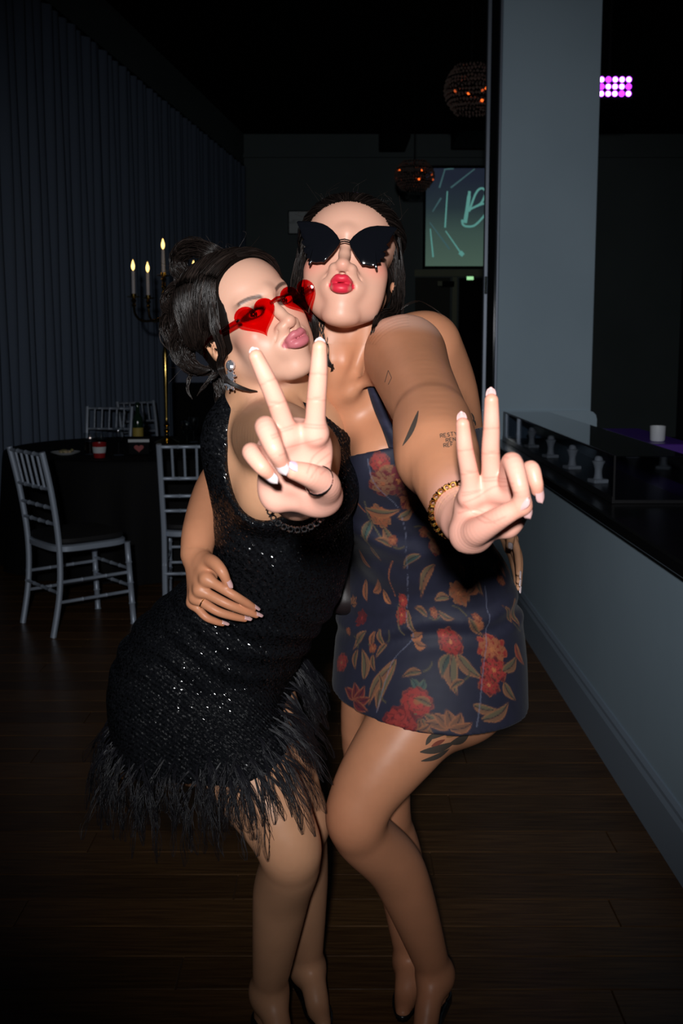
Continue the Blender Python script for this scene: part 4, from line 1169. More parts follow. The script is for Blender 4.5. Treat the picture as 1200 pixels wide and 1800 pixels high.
# ================================================================== GLASSES, EYES, NAILS, JEWELLERY, TATTOOS, SHOES
def plate(H, outline, y0, th, curve=0.0):
    """flat lens in the head's x-z plane at local depth y0, slightly wrapped round the face"""
    n = len(outline); V = []; c = np.mean(np.array(outline), 0)
    def pt(x, z, y): return H.w((x, y + curve * x * x, z))
    rings = (1.0, .93, .6, .3)
    V = []
    for side, (yy) in ((0, y0), (1, y0 + th)):
        for k, q in enumerate(rings):
            dy = (.35 * th if k == 0 else 0) * (1 if side == 0 else -1)
            for (x, z) in outline: V.append(pt(c[0] + (x - c[0]) * q, c[1] + (z - c[1]) * q, yy + dy - (.0010 * (1 - q) if side == 0 else -.0)))
        V.append(pt(c[0], c[1], yy - (.0010 if side == 0 else 0)))
    R = len(rings); S1 = R * n + 1; Q = []; T = []
    for side in (0, 1):
        o = side * S1
        for k in range(R - 1):
            for i in range(n):
                j = (i + 1) % n; f = (o + k * n + i, o + k * n + j, o + (k + 1) * n + j, o + (k + 1) * n + i); Q.append(f if side else f[::-1])
        for i in range(n):
            j = (i + 1) % n; f = (o + (R - 1) * n + i, o + (R - 1) * n + j, o + R * n); T.append(f if side else f[::-1])
    for i in range(n):
        j = (i + 1) % n; Q.append((i, j, S1 + j, S1 + i))
    return np.array(V), np.array(Q), np.array(T)

def add_part(name, V, Q, T, m, parent, smooth=True):
    o = child(link_mesh(name, mesh_np(name, V, Q, T), m, None, smooth), parent); return o

def tube_part(name, pts, r, m, parent, n=10):
    b = MB().tube(pts, r, n); o = b.build(name, m, None, True); return child(o, parent)

# ---- eyes of the woman with the red glasses
EYEW = mat('eye_white', lin(228, 220, 214), rough=.15, coat=.6)
LASH = mat('black_lash', (.006, .005, .005), rough=.5)
IRIS = mat('dark_iris', lin(52, 32, 24), rough=.12, coat=.8)
for sg in (-1, 1):
    cpos = HA.w((.031 * sg * HA.wide, -.0775, -.001)); r = .0119 * HA.s
    eb = child(MB().ball(cpos, r, 20, 14).build('eyeball', EYEW, None, True), womanA)
    look = unit(P(600, 800, 0.0) * 0 + np.array([0.0, 0, CAMH]) - cpos)
    side = unit(np.cross(look, [0, 0, 1])); up = np.cross(side, look)
    iv = [cpos + look * r * 1.012]; it = []
    for k in range(2):
        rad = (.0028, .0058)[k] * HA.s
        for i in range(16):
            a = 2 * math.pi * i / 16; q = cpos + look * math.sqrt(r * r - rad * rad) * 1.004 + (side * math.cos(a) + up * math.sin(a)) * rad; iv.append(q)
    it = [(0, 1 + i, 1 + (i + 1) % 16) for i in range(16)]; iq = [(1 + i, 17 + i, 17 + (i + 1) % 16, 1 + (i + 1) % 16) for i in range(16)]
    me = mesh_np('iris', np.array(iv), np.array(iq), np.array(it)); io = link_mesh('iris', me, IRIS, None, True); io.parent = eb; io.matrix_parent_inverse = eb.matrix_world.inverted()
    # lashes
    cv = []
    for i in range(26):
        t = -1 + 2 * i / 25; x = .031 * sg * HA.wide + t * .0125; z = -.0022 + .0045 * math.sqrt(max(0, 1 - t * t)) 
        p0 = np.array([x, -.0885 - .002 * (1 - t * t), z]); L = .006 + .003 * (t * sg > 0)
        cv.append([HA.w(p0), HA.w(p0 + [t * .002, -L * .7, L * .25]), HA.w(p0 + [t * .004 + sg * .001, -L, L * .9])])
    v, q = strands(np.array(cv), np.repeat([[.0005, .0004, .0001]], 26, 0), 3)
    add_part('eyelashes', v, q, None, LASH, womanA)

# ---- red heart sunglasses
REDL = mat_glass('red_lens', (.95, .10, .12), .04); REDF = mat_glass('red_acrylic', (.80, .04, .05), .15)
gA = empty('sunglasses', tuple(HA.w((0, -.1, 0))), 0, 'red see-through heart-shaped sunglasses on the woman with the updo', 'sunglasses'); bpy.context.view_layer.update()
def heart(cx, cz, w, h, n=44):
    o = []
    for i in range(n):
        t = 2 * math.pi * i / n
        x = 16 * math.sin(t) ** 3 / 16; z = (13 * math.cos(t) - 5 * math.cos(2 * t) - 2 * math.cos(3 * t) - math.cos(4 * t)) / 17
        o.append((cx + x * w / 2, cz + z * h / 2))
    return o
for sg in (-1, 1):
    V, Q, T = plate(HA, heart(.0425 * sg, -.0075, .0705, .0610), -.1075, .0022, 1.0)
    add_part('lens', V, Q, T, REDL, gA)
    tube_part('hinge', [HA.w((.071 * sg, -.103, -.002)), HA.w((.074 * sg, -.098, -.002))], .0022, mat('hinge_silver', lin(210, 200, 200), .2, 1.0) if sg < 0 else bpy.data.materials['hinge_silver'], gA, 8)
    pts = [HA.w((.072 * sg, -.100, -.002)), HA.w((.0775 * sg, -.060, -.002)), HA.w((.0795 * sg, -.010, -.001)), HA.w((.0800 * sg, .015, -.006)), HA.w((.0790 * sg, .030, -.022))]
    tube_part('temple', pts, [.0040, .0042, .0032, .0030, .0028], REDF, gA, 8)
tube_part('bridge', [HA.w((-.0130, -.1080, .0020)), HA.w((0, -.1090, .0045)), HA.w((.0130, -.1080, .0020))], .0024, REDF, gA, 8)

# ---- black butterfly sunglasses
BLK = mat('black_mirror_lens', (.0035, .0040, .0060), rough=.06, spec=.8, coat=.6); BLKM = mat('black_metal', (.02, .02, .022), rough=.25, metal=.8)
gB = empty('sunglasses', tuple(HB.w((0, -.1, 0))), 0, 'black butterfly-wing sunglasses with drip edges on the woman with slicked hair', 'sunglasses'); bpy.context.view_layer.update()
wing = [(515, 560), (480, 505), (430, 455), (380, 420), (330, 397), (260, 380), (180, 374), (80, 372), (70, 385), (95, 430), (120, 480), (128, 520), (160, 555), (132, 580), (150, 605), (185, 628), (158, 640), (172, 690), (205, 700), (195, 735), (232, 748), (236, 772), (222, 800), (232, 818), (246, 800), (256, 776), (300, 782), (345, 774), (375, 778), (410, 735), (450, 685), (485, 630), (508, 590)]
kx = 1 / 5.714 / 1150
for sg in (-1, 1):
    o = [((X - 558) * kx * -sg * 1.0, -(Y - 560) * kx) for X, Y in wing]
    if sg < 0: o = [(-abs(x), z) for x, z in o]
    else: o = [(abs(x), z) for x, z in o][::-1]
    V, Q, T = plate(HB, o, -.1135, .0018, 1.6)
    ln = add_part('lens', V, Q, T, BLK, gB, False)
    tube_part('temple', [HB.w((.070 * sg, -.104, .018)), HB.w((.0765 * sg, -.060, .012)), HB.w((.0785 * sg, -.005, .004)), HB.w((.0790 * sg, .020, -.012))], .0018, BLKM, gB, 6)
for dz in (.0010, -.0022):
    tube_part('bridge', [HB.w((-.0075, -.1145, dz)), HB.w((0, -.1160, dz + .0012)), HB.w((.0075, -.1145, dz))], .0010, BLKM, gB, 8)

# ---- nails
def nails(h, keys, dors, parent, m, w=1.0, over=.006, sc=1.0):
    for key in keys:
        f = h[key]; d = unit(f[3] - f[2]); dv = dors[key] if isinstance(dors, dict) else dors
        rt = {'i': .0062, 'm': .0062, 'r': .0064, 'p': .0057, 't': .0079}[key] * sc
        n = unit(np.asarray(dv, float) - d * np.dot(dv, d))
        o = nail_mesh(None, f[3] + d * rt * .85 + n * rt * 1.0, d, n, rt * .84 * w, .0160 * sc, over, m); child(o, parent)
nails(ha, 'im', (0, 1, .1), womanA, NAIL_TIP, 1.0, .0030); nails(ha, 'rp', {'r': (-.2, -1, .1), 'p': (-.2, -1, .1)}, womanA, NAIL_TIP, 1.0, .0060)
THUMBN = mat('lilac_nail_gloss', lin(200, 184, 206), rough=.12, coat=.5)
nails(ha, 't', (0, -.7, .75), womanA, THUMBN, .92, .0035)
nails(hb, 'im', (0, 1, .1), womanB, NAIL, .9, .0058); nails(hb, 'rp', {'r': (.3, -1, .2), 'p': (.3, -1, .2)}, womanB, NAIL, 1.0, .0070); nails(hb, 't', (-.1, -.8, .55), womanB, NAIL, 1.0, .0070)
nails(hr, 'imrp', (.1, -.6, .8), womanB, NAIL, .95, .0070, .92); nails(hr, 't', (.75, -.6, .3), womanB, NAIL, .95, .0060, .92)
nails(hl, 'imr', (1, -.3, .3), womanA, NAIL_TIP, .95, .0065, .95); nails(hl, 't', (.2, -1, .2), womanA, NAIL_TIP, .95, .0060, .95)

# ---- jewellery
SILV = mat('polished_silver', lin(225, 225, 230), rough=.12, metal=1.0); GOLD = mat('polished_gold', lin(214, 168, 88), rough=.18, metal=1.0)
CRY = mat('crystal', lin(215, 222, 235), rough=.04, metal=.85, coat=1.0)
def ring_pts(c, axis, r, n=20):
    axis = unit(axis); a = unit(np.cross(axis, [.3, .2, 1])); b = np.cross(axis, a)
    return [np.asarray(c) + r * (math.cos(2 * math.pi * i / n) * a + math.sin(2 * math.pi * i / n) * b) for i in range(n + 1)]
t = ha['t']; rg = child(MB().tube(ring_pts(t[1] * .55 + t[2] * .45, t[2] - t[1], .0129), .0012, 6, False).build('thumb_ring', SILV, None, True), womanA)
gem = MB().ball(t[1] * .55 + t[2] * .45 + np.array([0, -.006, .0110]), .0022, 8, 6).build('stone', CRY, None); gem.parent = rg; gem.matrix_parent_inverse = rg.matrix_world.inverted()
t = hr['r']; child(MB().tube(ring_pts(t[0] * .62 + t[1] * .38, t[1] - t[0], .0086), .0013, 6, False).build('finger_ring', GOLD, None, True), womanB)
def chain_bracelet(c, axis, r, m, parent, nm, step=22, ball=.0026):
    b = MB(); pts = ring_pts(c, axis, r, step)
    for i, q in enumerate(pts[:-1]):
        a = pts[i + 1] - q; b.tube(ring_pts(q, a if i % 2 else np.cross(a, q - np.asarray(c)), ball, 8), .0009, 5, False)
    return child(b.build(nm, m, None, True), parent)
chain_bracelet(P(808, 898, 1.015), wrB - P(800, 872, 1.06), .0292, GOLD, womanB, 'bracelet', 52, .0027)
chain_bracelet(P(522, 880, .985), wrA - P(530, 850, 1.07), .0290, SILV, womanA, 'bracelet', 54, .0026)
for sg in (-1, 1):
    base = HA.w((.0745 * sg * HA.wide, -.003, -.042))
    if sg < 0: base = P(405, 642, base[1] - .012)
    er = child(MB().ball(base, (.0072, .0045, .0080), 8, 6).build('earring', CRY, None), womanA)
    for k, (dz, rr) in enumerate(((-.0155, .0062), (-.0285, .0072))):
        st = MB(); st.ball(base + np.array([0, 0, dz]), (rr, rr * .6, rr), 8, 5)
        for a in range(6): st.ball(base + np.array([rr * 1.15 * math.cos(a * 1.047), -.002, dz + rr * 1.15 * math.sin(a * 1.047)]), .0020, 6, 4)
        o = st.build('crystal', CRY, None); o.parent = er; o.matrix_parent_inverse = er.matrix_world.inverted()

# ---- tattoos: ink shapes laid on the skin
from mathutils.bvhtree import BVHTree
INK = mat('tattoo_ink', lin(74, 66, 60), rough=.5, spec=.3); INKR = mat('tattoo_red_ink', lin(128, 70, 58), rough=.5, spec=.3); INKO = mat('tattoo_ochre_ink', lin(150, 108, 74), rough=.5, spec=.3)
bvhB = BVHTree.FromPolygons([tuple(v) for v in VB], [tuple(int(i) for i in q) for q in QB[:]], all_triangles=False)
def on_skin(px, py, lift=.0005):
    o = Vector((0, 0, CAMH)); d = Vector(tuple(P(px, py, 1.0) - np.array([0, 0, CAMH]))).normalized()
    h = bvhB.ray_cast(o + d * 1.02, d)
    if h[0] is None: return None
    return np.array(h[0]) - np.array(d) * lift
def ink(polys, m, step=3.0):
    """polygons in study pixels -> small strips of triangles lying on the skin"""
    bm = bmesh.new()
    for poly in polys:
        vs = [bm.verts.new((x, y, 0)) for x, y in poly]
        try: bm.faces.new(vs)
        except Exception: pass
    bmesh.ops.triangulate(bm, faces=bm.faces)
    for _ in range(3):
        ed = [e for e in bm.edges if e.calc_length() > step]
        if not ed: break
        bmesh.ops.subdivide_edges(bm, edges=ed, cuts=1); bmesh.ops.triangulate(bm, faces=bm.faces)
    bad = []
    for v in bm.verts:
        q = on_skin(v.co.x, v.co.y)
        if q is None: bad.append(v)
        else: v.co = q
    bmesh.ops.delete(bm, geom=bad, context='VERTS')
    bmesh.ops.delete(bm, geom=[f for f in bm.faces if max(e.calc_length() for e in f.edges) > .012], context='FACES')
    bmesh.ops.recalc_face_normals(bm, faces=bm.faces)
    me = bpy.data.meshes.new('tattoo'); bm.to_mesh(me); bm.free()
    return child(link_mesh('tattoo', me, m, None, True), womanB)
def stroke(pts, w):
    pts = np.array(pts, float); out = []
    for a, b in zip(pts[:-1], pts[1:]):
        n = unit([-(b - a)[1], (b - a)[0]]) * w / 2; out.append([tuple(a + n), tuple(b + n), tuple(b - n), tuple(a - n)])
    return out
def blade(p0, p1, w, bend=0.0, n=8):
    p0 = np.array(p0, float); p1 = np.array(p1, float); d = p1 - p0; nn = unit([-d[1], d[0]]); L = []; R = []
    for i in range(n + 1):
        t = i / n; c = p0 + d * t + nn * bend * math.sin(math.pi * t); ww = w * math.sin(math.pi * min(1, t + .02)) ** .8 / 2 + .3
        L.append(tuple(c + nn * ww)); R.append(tuple(c - nn * ww))
    return L + R[::-1]
ink([blade((735, 722), (707, 784), 8, -3)], INK)
ink(stroke([(676, 672), (682, 651), (688, 664), (682, 676)], 1.0), INK)
FONT = {'R': [[(0, 4), (0, 0), (2.4, 0), (2.8, 1), (2.2, 2), (0, 2)], [(1.2, 2), (2.8, 4)]], 'E': [[(2.6, 0), (0, 0), (0, 4), (2.6, 4)], [(0, 2), (2, 2)]], 'S': [[(2.6, .3), (1.3, 0), (.2, .6), (.4, 1.6), (2.2, 2.3), (2.5, 3.3), (1.3, 4), (0, 3.6)]],
        'T': [[(0, 0), (2.8, 0)], [(1.4, 0), (1.4, 4)]], 'Y': [[(0, 0), (1.4, 2)], [(2.8, 0), (1.4, 2), (1.4, 4)]], 'N': [[(0, 4), (0, 0), (2.6, 4), (2.6, 0)]], 'F': [[(0, 4), (0, 0), (2.6, 0)], [(0, 2), (2, 2)]]}
def write(txt, x, y, h, ang):
    s = h / 4; ca, sa = math.cos(math.radians(ang)), math.sin(math.radians(ang)); out = []
    for i, ch in enumerate(txt):
        for st in FONT[ch]:
            out += stroke([(x + ((i * 3.9 + a) * ca - b * sa) * s, y + ((i * 3.9 + a) * sa + b * ca) * s) for a, b in st], 1.3)
    return out
ink(write('RESTY', 773, 763, 6.4, -9) + write('REN', 783, 771, 6.4, -9) + write('REF', 779, 780, 6.4, -9), INK)
for b_ in (blade((828, 726), (833, 742), 5), blade((829, 736), (836, 748), 6)): ink([b_], INK)
# flower on the thigh under the hem
ink([blade((738, 1322), (800, 1304), 13, 4), blade((740, 1338), (790, 1316), 8, 4), blade((752, 1300), (800, 1284), 12, -4), blade((790, 1308), (826, 1286), 13, 4), blade((760, 1290), (748, 1310), 8)], INK)
ink([blade((768, 1290), (790, 1284), 8), blade((758, 1312), (782, 1300), 7)], INKR); ink([blade((800, 1288), (818, 1286), 7), blade((784, 1296), (802, 1290), 6)], INKO)

# ---- shoes: black high heels
SHOE = mat('black_patent_leather', (.008, .008, .009), rough=.2, spec=.6)
def shoe(f, ank, parent):
    heel, ball_, toe, d = f
    F = Field(); F.chain([heel - np.array([0, 0, .006]), heel * .5 + ball_ * .5 - np.array([0, 0, .012]), ball_ - np.array([0, 0, .004]), toe], [.031, .026, .029, .018], .01)
    def post(X, dd):
        t = np.clip(((X - heel.astype(np.float32)) @ d.astype(np.float32)) / float((toe - heel) @ d), 0, 1); zc = heel[2] + (toe[2] - heel[2]) * t
        top = X[:, 2] - (zc + .012 * (1 - t) - .004 + .03 * np.clip(t - .75, 0, 1)).astype(np.float32)
        dd = np.maximum(dd, -(dd + .006)); return np.maximum(np.maximum(dd, top.astype(np.float32)), (.004 - X[:, 2]).astype(np.float32))
    V, Q = surf(F, [(np.minimum.reduce([heel, ball_, toe]) - .05, np.maximum.reduce([heel, ball_, toe]) + .05, .004)], post, taubin=1)
    o = add_part('shoe', V, Q, None, SHOE, parent)
    hl_ = MB().tube([heel - np.array([0, 0, .02]), np.array([heel[0], heel[1], .002])], [.011, .005], 10).build('shoe_heel', SHOE, None, True); hl_.parent = o; hl_.matrix_parent_inverse = o.matrix_world.inverted()
for f, a, w in ((footL, ankL, womanB), (footR, ankR, womanB), (footA, ankA, womanA), (footA2, ankA2, womanA)): shoe(f, a, w)
# ---- small leather bag hanging between the two of them
LEA = mat('black_leather', (.014, .009, .010), rough=.48, spec=.4, bump=(160, .2, .001, (1, 1, 1)))
bq = P(594, 1008, 1.90)
bag = empty('handbag', tuple(bq - np.array([0, 0, .055])), 0, 'small black leather bag hanging between the two women', 'handbag'); bpy.context.view_layer.update()
Fb = Field(); Fb.chain([bq + np.array([-.02, 0, .05]), bq + np.array([.0, 0, 0]), bq + np.array([.012, 0, -.045])], [.022, .030, .034], .01); Fb.ell(bq + np.array([.014, -.004, -.050]), (.050, .024, .016), None, .02)
Vb_, Qb_ = surf(Fb, [(bq - .1, bq + .1, .004)], None, taubin=1)
add_part('bag_body', Vb_, Qb_, None, LEA, bag); tube_part('bag_strap', crom(np.array([bq + np.array([-.03, 0, .06]), bq + np.array([-.05, .03, .16]), bq + np.array([-.06, .06, .27])]), 6), .004, LEA, bag, 6)
print('accessories', time.time() - _t)
# ================================================================== THE ROOM
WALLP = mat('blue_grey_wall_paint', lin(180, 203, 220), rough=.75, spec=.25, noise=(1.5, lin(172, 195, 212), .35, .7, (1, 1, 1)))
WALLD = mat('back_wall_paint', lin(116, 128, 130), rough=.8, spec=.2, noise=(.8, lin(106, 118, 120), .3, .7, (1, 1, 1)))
BLACK = mat('matt_black', (.006, .006, .007), rough=.8, spec=.15)
TRIMM = mat('grey_trim_paint', lin(150, 166, 184), rough=.5, spec=.35)
CEILM = mat('black_ceiling', (.004, .004, .005), rough=.9, spec=.1)
SUBF = mat('dark_subfloor', lin(80, 58, 38), rough=.6)
def struct(o): o['kind'] = 'structure'; return o

CEIL = 4.66; YB = 16.2
def wlx(y): return -3.41 + .118 * y
floor = struct(MB().box((.6, 7.6, -.055), (9.6, 18.4, .10)).build('floor', SUBF))
ceil = struct(MB().box((.6, 7.6, CEIL + .05), (9.6, 18.4, .10)).build('ceiling', CEILM))
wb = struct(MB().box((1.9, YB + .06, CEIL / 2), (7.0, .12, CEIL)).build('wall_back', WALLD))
cor = MB().box((1.9, YB - .03, 4.33), (6.9, .06, .05)).build('cornice', WALLD, wb)
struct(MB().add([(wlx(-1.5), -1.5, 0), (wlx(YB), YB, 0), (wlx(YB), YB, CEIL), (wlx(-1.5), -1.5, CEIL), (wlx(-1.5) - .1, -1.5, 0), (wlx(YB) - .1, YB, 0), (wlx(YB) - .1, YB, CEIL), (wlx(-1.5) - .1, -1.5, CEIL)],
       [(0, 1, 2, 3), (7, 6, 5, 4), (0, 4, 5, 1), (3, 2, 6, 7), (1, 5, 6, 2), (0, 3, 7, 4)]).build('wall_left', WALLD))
struct(MB().box((5.35, 7.4, CEIL / 2), (.1, 17.6, CEIL)).build('wall_right', mat('dark_bar_wall', lin(58, 60, 70), rough=.8)))
# floor boards: run across the view, staggered
WOOD = []
for i in range(5):
    k = .78 + .11 * i
    WOOD.append(mat('oak_board_%s' % 'abcde'[i], tuple(c * k for c in lin(98, 70, 42)), rough=.34, spec=.4, noise=(5, tuple(c * k * .62 for c in lin(90, 62, 38)), .35, .65, (1.2, 22, 1)), bump=(30, .15, .002, (1, 18, 1))))
y = .75; row = 0; pw = .125
shared = {}
while y < 7.6:
    x = -3.2 + (row * .53) % 1.5
    ends = [-2.75] + [q for q in np.arange(x, .9, 1.5) if q > -2.6 and q < .8] + [.905]
    for a, b in zip(ends[:-1], ends[1:]):
        L = round(float(b - a) - .003, 3); key = (L, (row * 3 + int(a * 7)) % 5)
        if key not in shared:
            o = MB().box((0, 0, 0), (L, pw - .0025, .006), 0, .0012).build('floor_board', WOOD[key[1]], floor); shared[key] = o.data
        else:
            o = bpy.data.objects.new('floor_board', shared[key]); C.objects.link(o); o.parent = floor
        o.location = ((a + b) / 2, y + pw / 2, -.003)
    y += pw; row += 1

# left curtains
CURT = mat('grey_curtain_cloth', lin(108, 122, 144), rough=.85, spec=.15)
def curtain(y0, y1, seed, label):
    r = np.random.default_rng(seed); n = int((y1 - y0) / .018); ys = np.linspace(y0, y1, n); zs = np.linspace(.02, 4.06, 9)
    ph = np.cumsum(r.uniform(.7, 1.3, n)) * .018 * 2 * np.pi / .17; V = []
    for side in (0, 1):
        for z in zs:
            w = .045 * (.75 + .35 * (4.06 - z) / 4.06)
            for k in range(n):
                yy = ys[k]; x = wlx(yy) + .13 + w * math.sin(ph[k]) + .012 * math.sin(ph[k] * .37 + z * 1.1)
                V.append((x - .004 * side, yy, z))
    m = len(zs); Q = []
    for side in (0, 1):
        o = side * m * n
        for i in range(m - 1):
            for k in range(n - 1):
                f = (o + i * n + k, o + i * n + k + 1, o + (i + 1) * n + k + 1, o + (i + 1) * n + k); Q.append(f[::-1] if side else f)
    o = link_mesh('curtain', mesh_np('curtain', np.array(V), np.array(Q)), CURT, None, True)
    return tag(o, label, 'curtain', 'drapes along the left wall')
for i, (a, b, l) in enumerate(((3.2, 6.28, 'grey floor-length curtain beside the nearest silver chair'), (6.3, 9.38, 'grey floor-length curtain behind the candlelit table'), (9.4, 12.48, 'grey floor-length curtain behind the pale cabinet'), (12.5, 15.5, 'grey floor-length curtain next to the back wall'))): curtain(a, b, i + 5, l)
rail = MB().tube([(wlx(3.1) + .12, 3.1, 4.085), (wlx(15.6) + .12, 15.6, 4.085)], .015, 8).build('curtain_rail', BLACK); tag(rail, 'thin dark rail that the grey curtains hang from', 'curtain rail')

# half wall with counter on the right
hw = struct(MB().box((.975, 4.0, .415), (.11, 4.2, .83)).build('wall_counter', WALLP))
bbp = [(0, 0), (-.018, 0), (-.018, .145), (-.012, .160), (-.012, .172), (-.005, .185), (0, .185)]
bb = MB(); n = len(bbp)
bb.add([(.92 + x, 1.9, z) for x, z in bbp] + [(.92 + x, 6.09, z) for x, z in bbp], [tuple(range(n)), tuple(reversed(range(n, 2 * n)))] + [(i, i + n, (i + 1) % n + n, (i + 1) % n) for i in range(n)])
struct(bb.build('baseboard_right', TRIMM))
CTOP = mat('black_counter_stone', (.010, .010, .011), rough=.22, spec=.5)
tag(MB().box((1.12, 4.0, .8515), (.50, 4.2, .043), 0, .006).build('counter_top', CTOP), 'long black counter top on the low grey wall', 'counter')
# pillar, plinth and the narrow dark glazing beside it
pil = struct(MB().box((1.2075, 6.36, CEIL / 2), (.565, .48, CEIL), 0, .004).build('trim_1', WALLP))
pl = MB(); o_ = [(.935, 0), (1.525, 0), (1.525, .99), (1.518, 1.018), (1.500, 1.036), (1.475, 1.043), (.935, 1.043)]
pl.prism(o_, 6.108, 6.119); struct(pl.build('trim_2', WALLP))
METL = mat('brushed_metal_edge', lin(150, 160, 176), rough=.35, metal=.6)
struct(MB().box((.8480, 6.14, CEIL / 2), (.022, .05, CEIL), 0, .003).build('trim_3', METL))
struct(MB().box((.918, 6.15, CEIL / 2), (.014, .05, CEIL), 0, .003).build('trim_4', METL))
wn = struct(MB().box((.884, 6.17, CEIL / 2), (.052, .010, CEIL)).build('window_1', mat('dark_side_glass', (.004, .005, .006), rough=.08, spec=.5)))
GLINT = mat('glint_bead_gloss', lin(220, 235, 235), rough=.08, metal=.9)  # added beads that stand in for the flash highlight on the metal strip
hd_ = MB()
for i in range(9): hd_.ball((.848, 6.108, P(851, 515 - i * 3.4, 6.11)[2]), (.0085, .0085, .0070), 8, 6)
tag(hd_.build('glint_beads', GLINT), 'bright beads added as the flash glint on the metal edge beside the pillar', 'glint beads')

# display case on the counter with four small white vases
case = empty('display_case', (1.08, 4.78, .873), 0, 'long smoked glass display case on the black counter', 'display case'); bpy.context.view_layer.update()
SMOKE = mat_glass('smoked_glass', (.84, .86, .89), .0, .02, 1.22); SMOKT = mat_glass('smoked_top_glass', (.62, .64, .68), .9, .02, 1.6); EDGE = mat('case_black_edge', (.012, .012, .014), rough=.3)
x0, x1, y0, y1, z0, z1 = .955, 1.215, 3.56, 6.02, .8745, 1.040
child(MB().box(((x0 + x1) / 2, (y0 + y1) / 2, z0 + .006), (x1 - x0, y1 - y0, .012)).build('base_board', EDGE), case)
for nm, c, s in (('front_pane', (x0, (y0 + y1) / 2, (z0 + z1) / 2 + .005), (.004, y1 - y0, z1 - z0 - .014)), ('back_pane', (x1, (y0 + y1) / 2, (z0 + z1) / 2 + .005), (.004, y1 - y0, z1 - z0 - .014)), ('top_pane', ((x0 + x1) / 2, (y0 + y1) / 2, z1), (x1 - x0 + .004, y1 - y0, .004)),
                 ('end_pane', ((x0 + x1) / 2, y0, (z0 + z1) / 2 + .005), (x1 - x0 - .006, .004, z1 - z0 - .014)), ('end_pane', ((x0 + x1) / 2, y1, (z0 + z1) / 2 + .005), (x1 - x0 - .006, .004, z1 - z0 - .014))):
    child(MB().box(c, s).build(nm, SMOKT if nm == 'top_pane' else SMOKE), case)
for c, s in (((x0, (y0 + y1) / 2, z1), (.007, y1 - y0 + .006, .007)), ((x0, y0, (z0 + z1) / 2), (.007, .007, z1 - z0)), ((x0, y1, (z0 + z1) / 2), (.007, .007, z1 - z0)), ((x0 - .001, (y0 + y1) / 2, z0 + .012), (.010, y1 - y0 + .006, .024))):
    child(MB().box(c, s).build('edge_strip', EDGE), case)
BISQ = mat('white_bisque', lin(214, 220, 228), rough=.45)
def vase():
    e = empty('vase', (0, 0, 0), 0, '-', 'vase', 'white vases in the display case')
    MB().box((0, 0, .008), (.062, .062, .016), .25, .003).build('base', BISQ, e)
    MB().lathe([(.020, .016), (.017, .022), (.0145, .040), (.0150, .055), (.020, .072), (.025, .082), (.026, .086), (.022, .088), (.017, .089), (.015, .100), (.011, .106), (.002, .108)], n=18).build('body', BISQ, e, True)
    return e
vv = vase()
for i, (d, l) in enumerate(((4.02, 'white vase on square base, nearest in the display case'), (4.48, 'white vase on square base, second nearest in the display case'), (4.95, 'white vase on square base, third nearest in the display case'), (5.45, 'white vase on square base, farthest in the display case'))):
    o = vv if i == 0 else copy_tree(vv); o.location = (1.015, d, .8868); o['label'] = l
# bits beyond the case; purple bar light put into the tray's colour and glow
PURP = mat('violet_glow_plastic', lin(74, 40, 130), rough=.4, emit=lin(60, 26, 130), estr=.03)
tag(MB().box((1.50, 5.05, .96), (.20, .9, .05), 0, .004).build('tray', PURP), 'faintly glowing violet tray standing behind the display case', 'tray')
leg = MB(); leg.box((1.50, 5.05, .4675), (.16, .80, .935), 0, .004); tag(leg.build('bar_cabinet', BLACK), 'low black cabinet behind the counter under the violet tray', 'cabinet')
tag(MB().lathe([(.030, 0), (.034, .006), (.036, .07), (.033, .07), (.031, .008), (.002, .007)], (1.47, 4.75, .9862), 18).build('cup', BISQ, None, True), 'small white cup on the violet tray', 'cup')

# back wall: projection screen, picture, doors, exit light
scr = empty('projection_screen', (2.70, YB - .03, 2.67), 0, 'wall screen showing teal light strokes and a script letter B', 'screen'); bpy.context.view_layer.update()
ys = YB - .055
SCR = bpy.data.materials.new('projected_picture'); SCR.use_nodes = True
nt = SCR.node_tree; bs = nt.nodes['Principled BSDF']; tc = nt.nodes.new('ShaderNodeTexCoord'); sep = nt.nodes.new('ShaderNodeSeparateXYZ'); cr = nt.nodes.new('ShaderNodeValToRGB')
cr.color_ramp.elements[0].position = 0; cr.color_ramp.elements[0].color = (*lin(76, 98, 86), 1); cr.color_ramp.elements[1].position = .9; cr.color_ramp.elements[1].color = (*lin(32, 38, 52), 1)
q_ = cr.color_ramp.elements.new(.35); q_.color = (*lin(62, 82, 76), 1); q_ = cr.color_ramp.elements.new(.6); q_.color = (*lin(40, 52, 58), 1)
nt.links.new(tc.outputs['Generated'], sep.inputs[0]); nt.links.new(sep.outputs['Z'], cr.inputs[0]); nt.links.new(cr.outputs[0], bs.inputs['Emission Color']); bs.inputs['Emission Strength'].default_value = .80; bs.inputs['Base Color'].default_value = (.02, .02, .02, 1); bs.inputs['Specular IOR Level'].default_value = .1
sx0, sz0, sx1, sz1 = P(747, 468, ys)[0], P(747, 468, ys)[2], 3.56, P(747, 296, ys)[2]
child(MB().box(((sx0 + sx1) / 2, ys, (sz0 + sz1) / 2), (sx1 - sx0, .02, sz1 - sz0)).build('picture_surface', SCR), scr)
for c, s in (((sx0 - .02, ys, (sz0 + sz1) / 2), (.04, .05, sz1 - sz0 + .08)), ((sx1 + .02, ys, (sz0 + sz1) / 2), (.04, .05, sz1 - sz0 + .08)), (((sx0 + sx1) / 2, ys, sz0 - .02), (sx1 - sx0, .05, .04)), (((sx0 + sx1) / 2, ys, sz1 + .02), (sx1 - sx0, .05, .04))):
    child(MB().box(c, s).build('frame_bar', BLACK), scr)
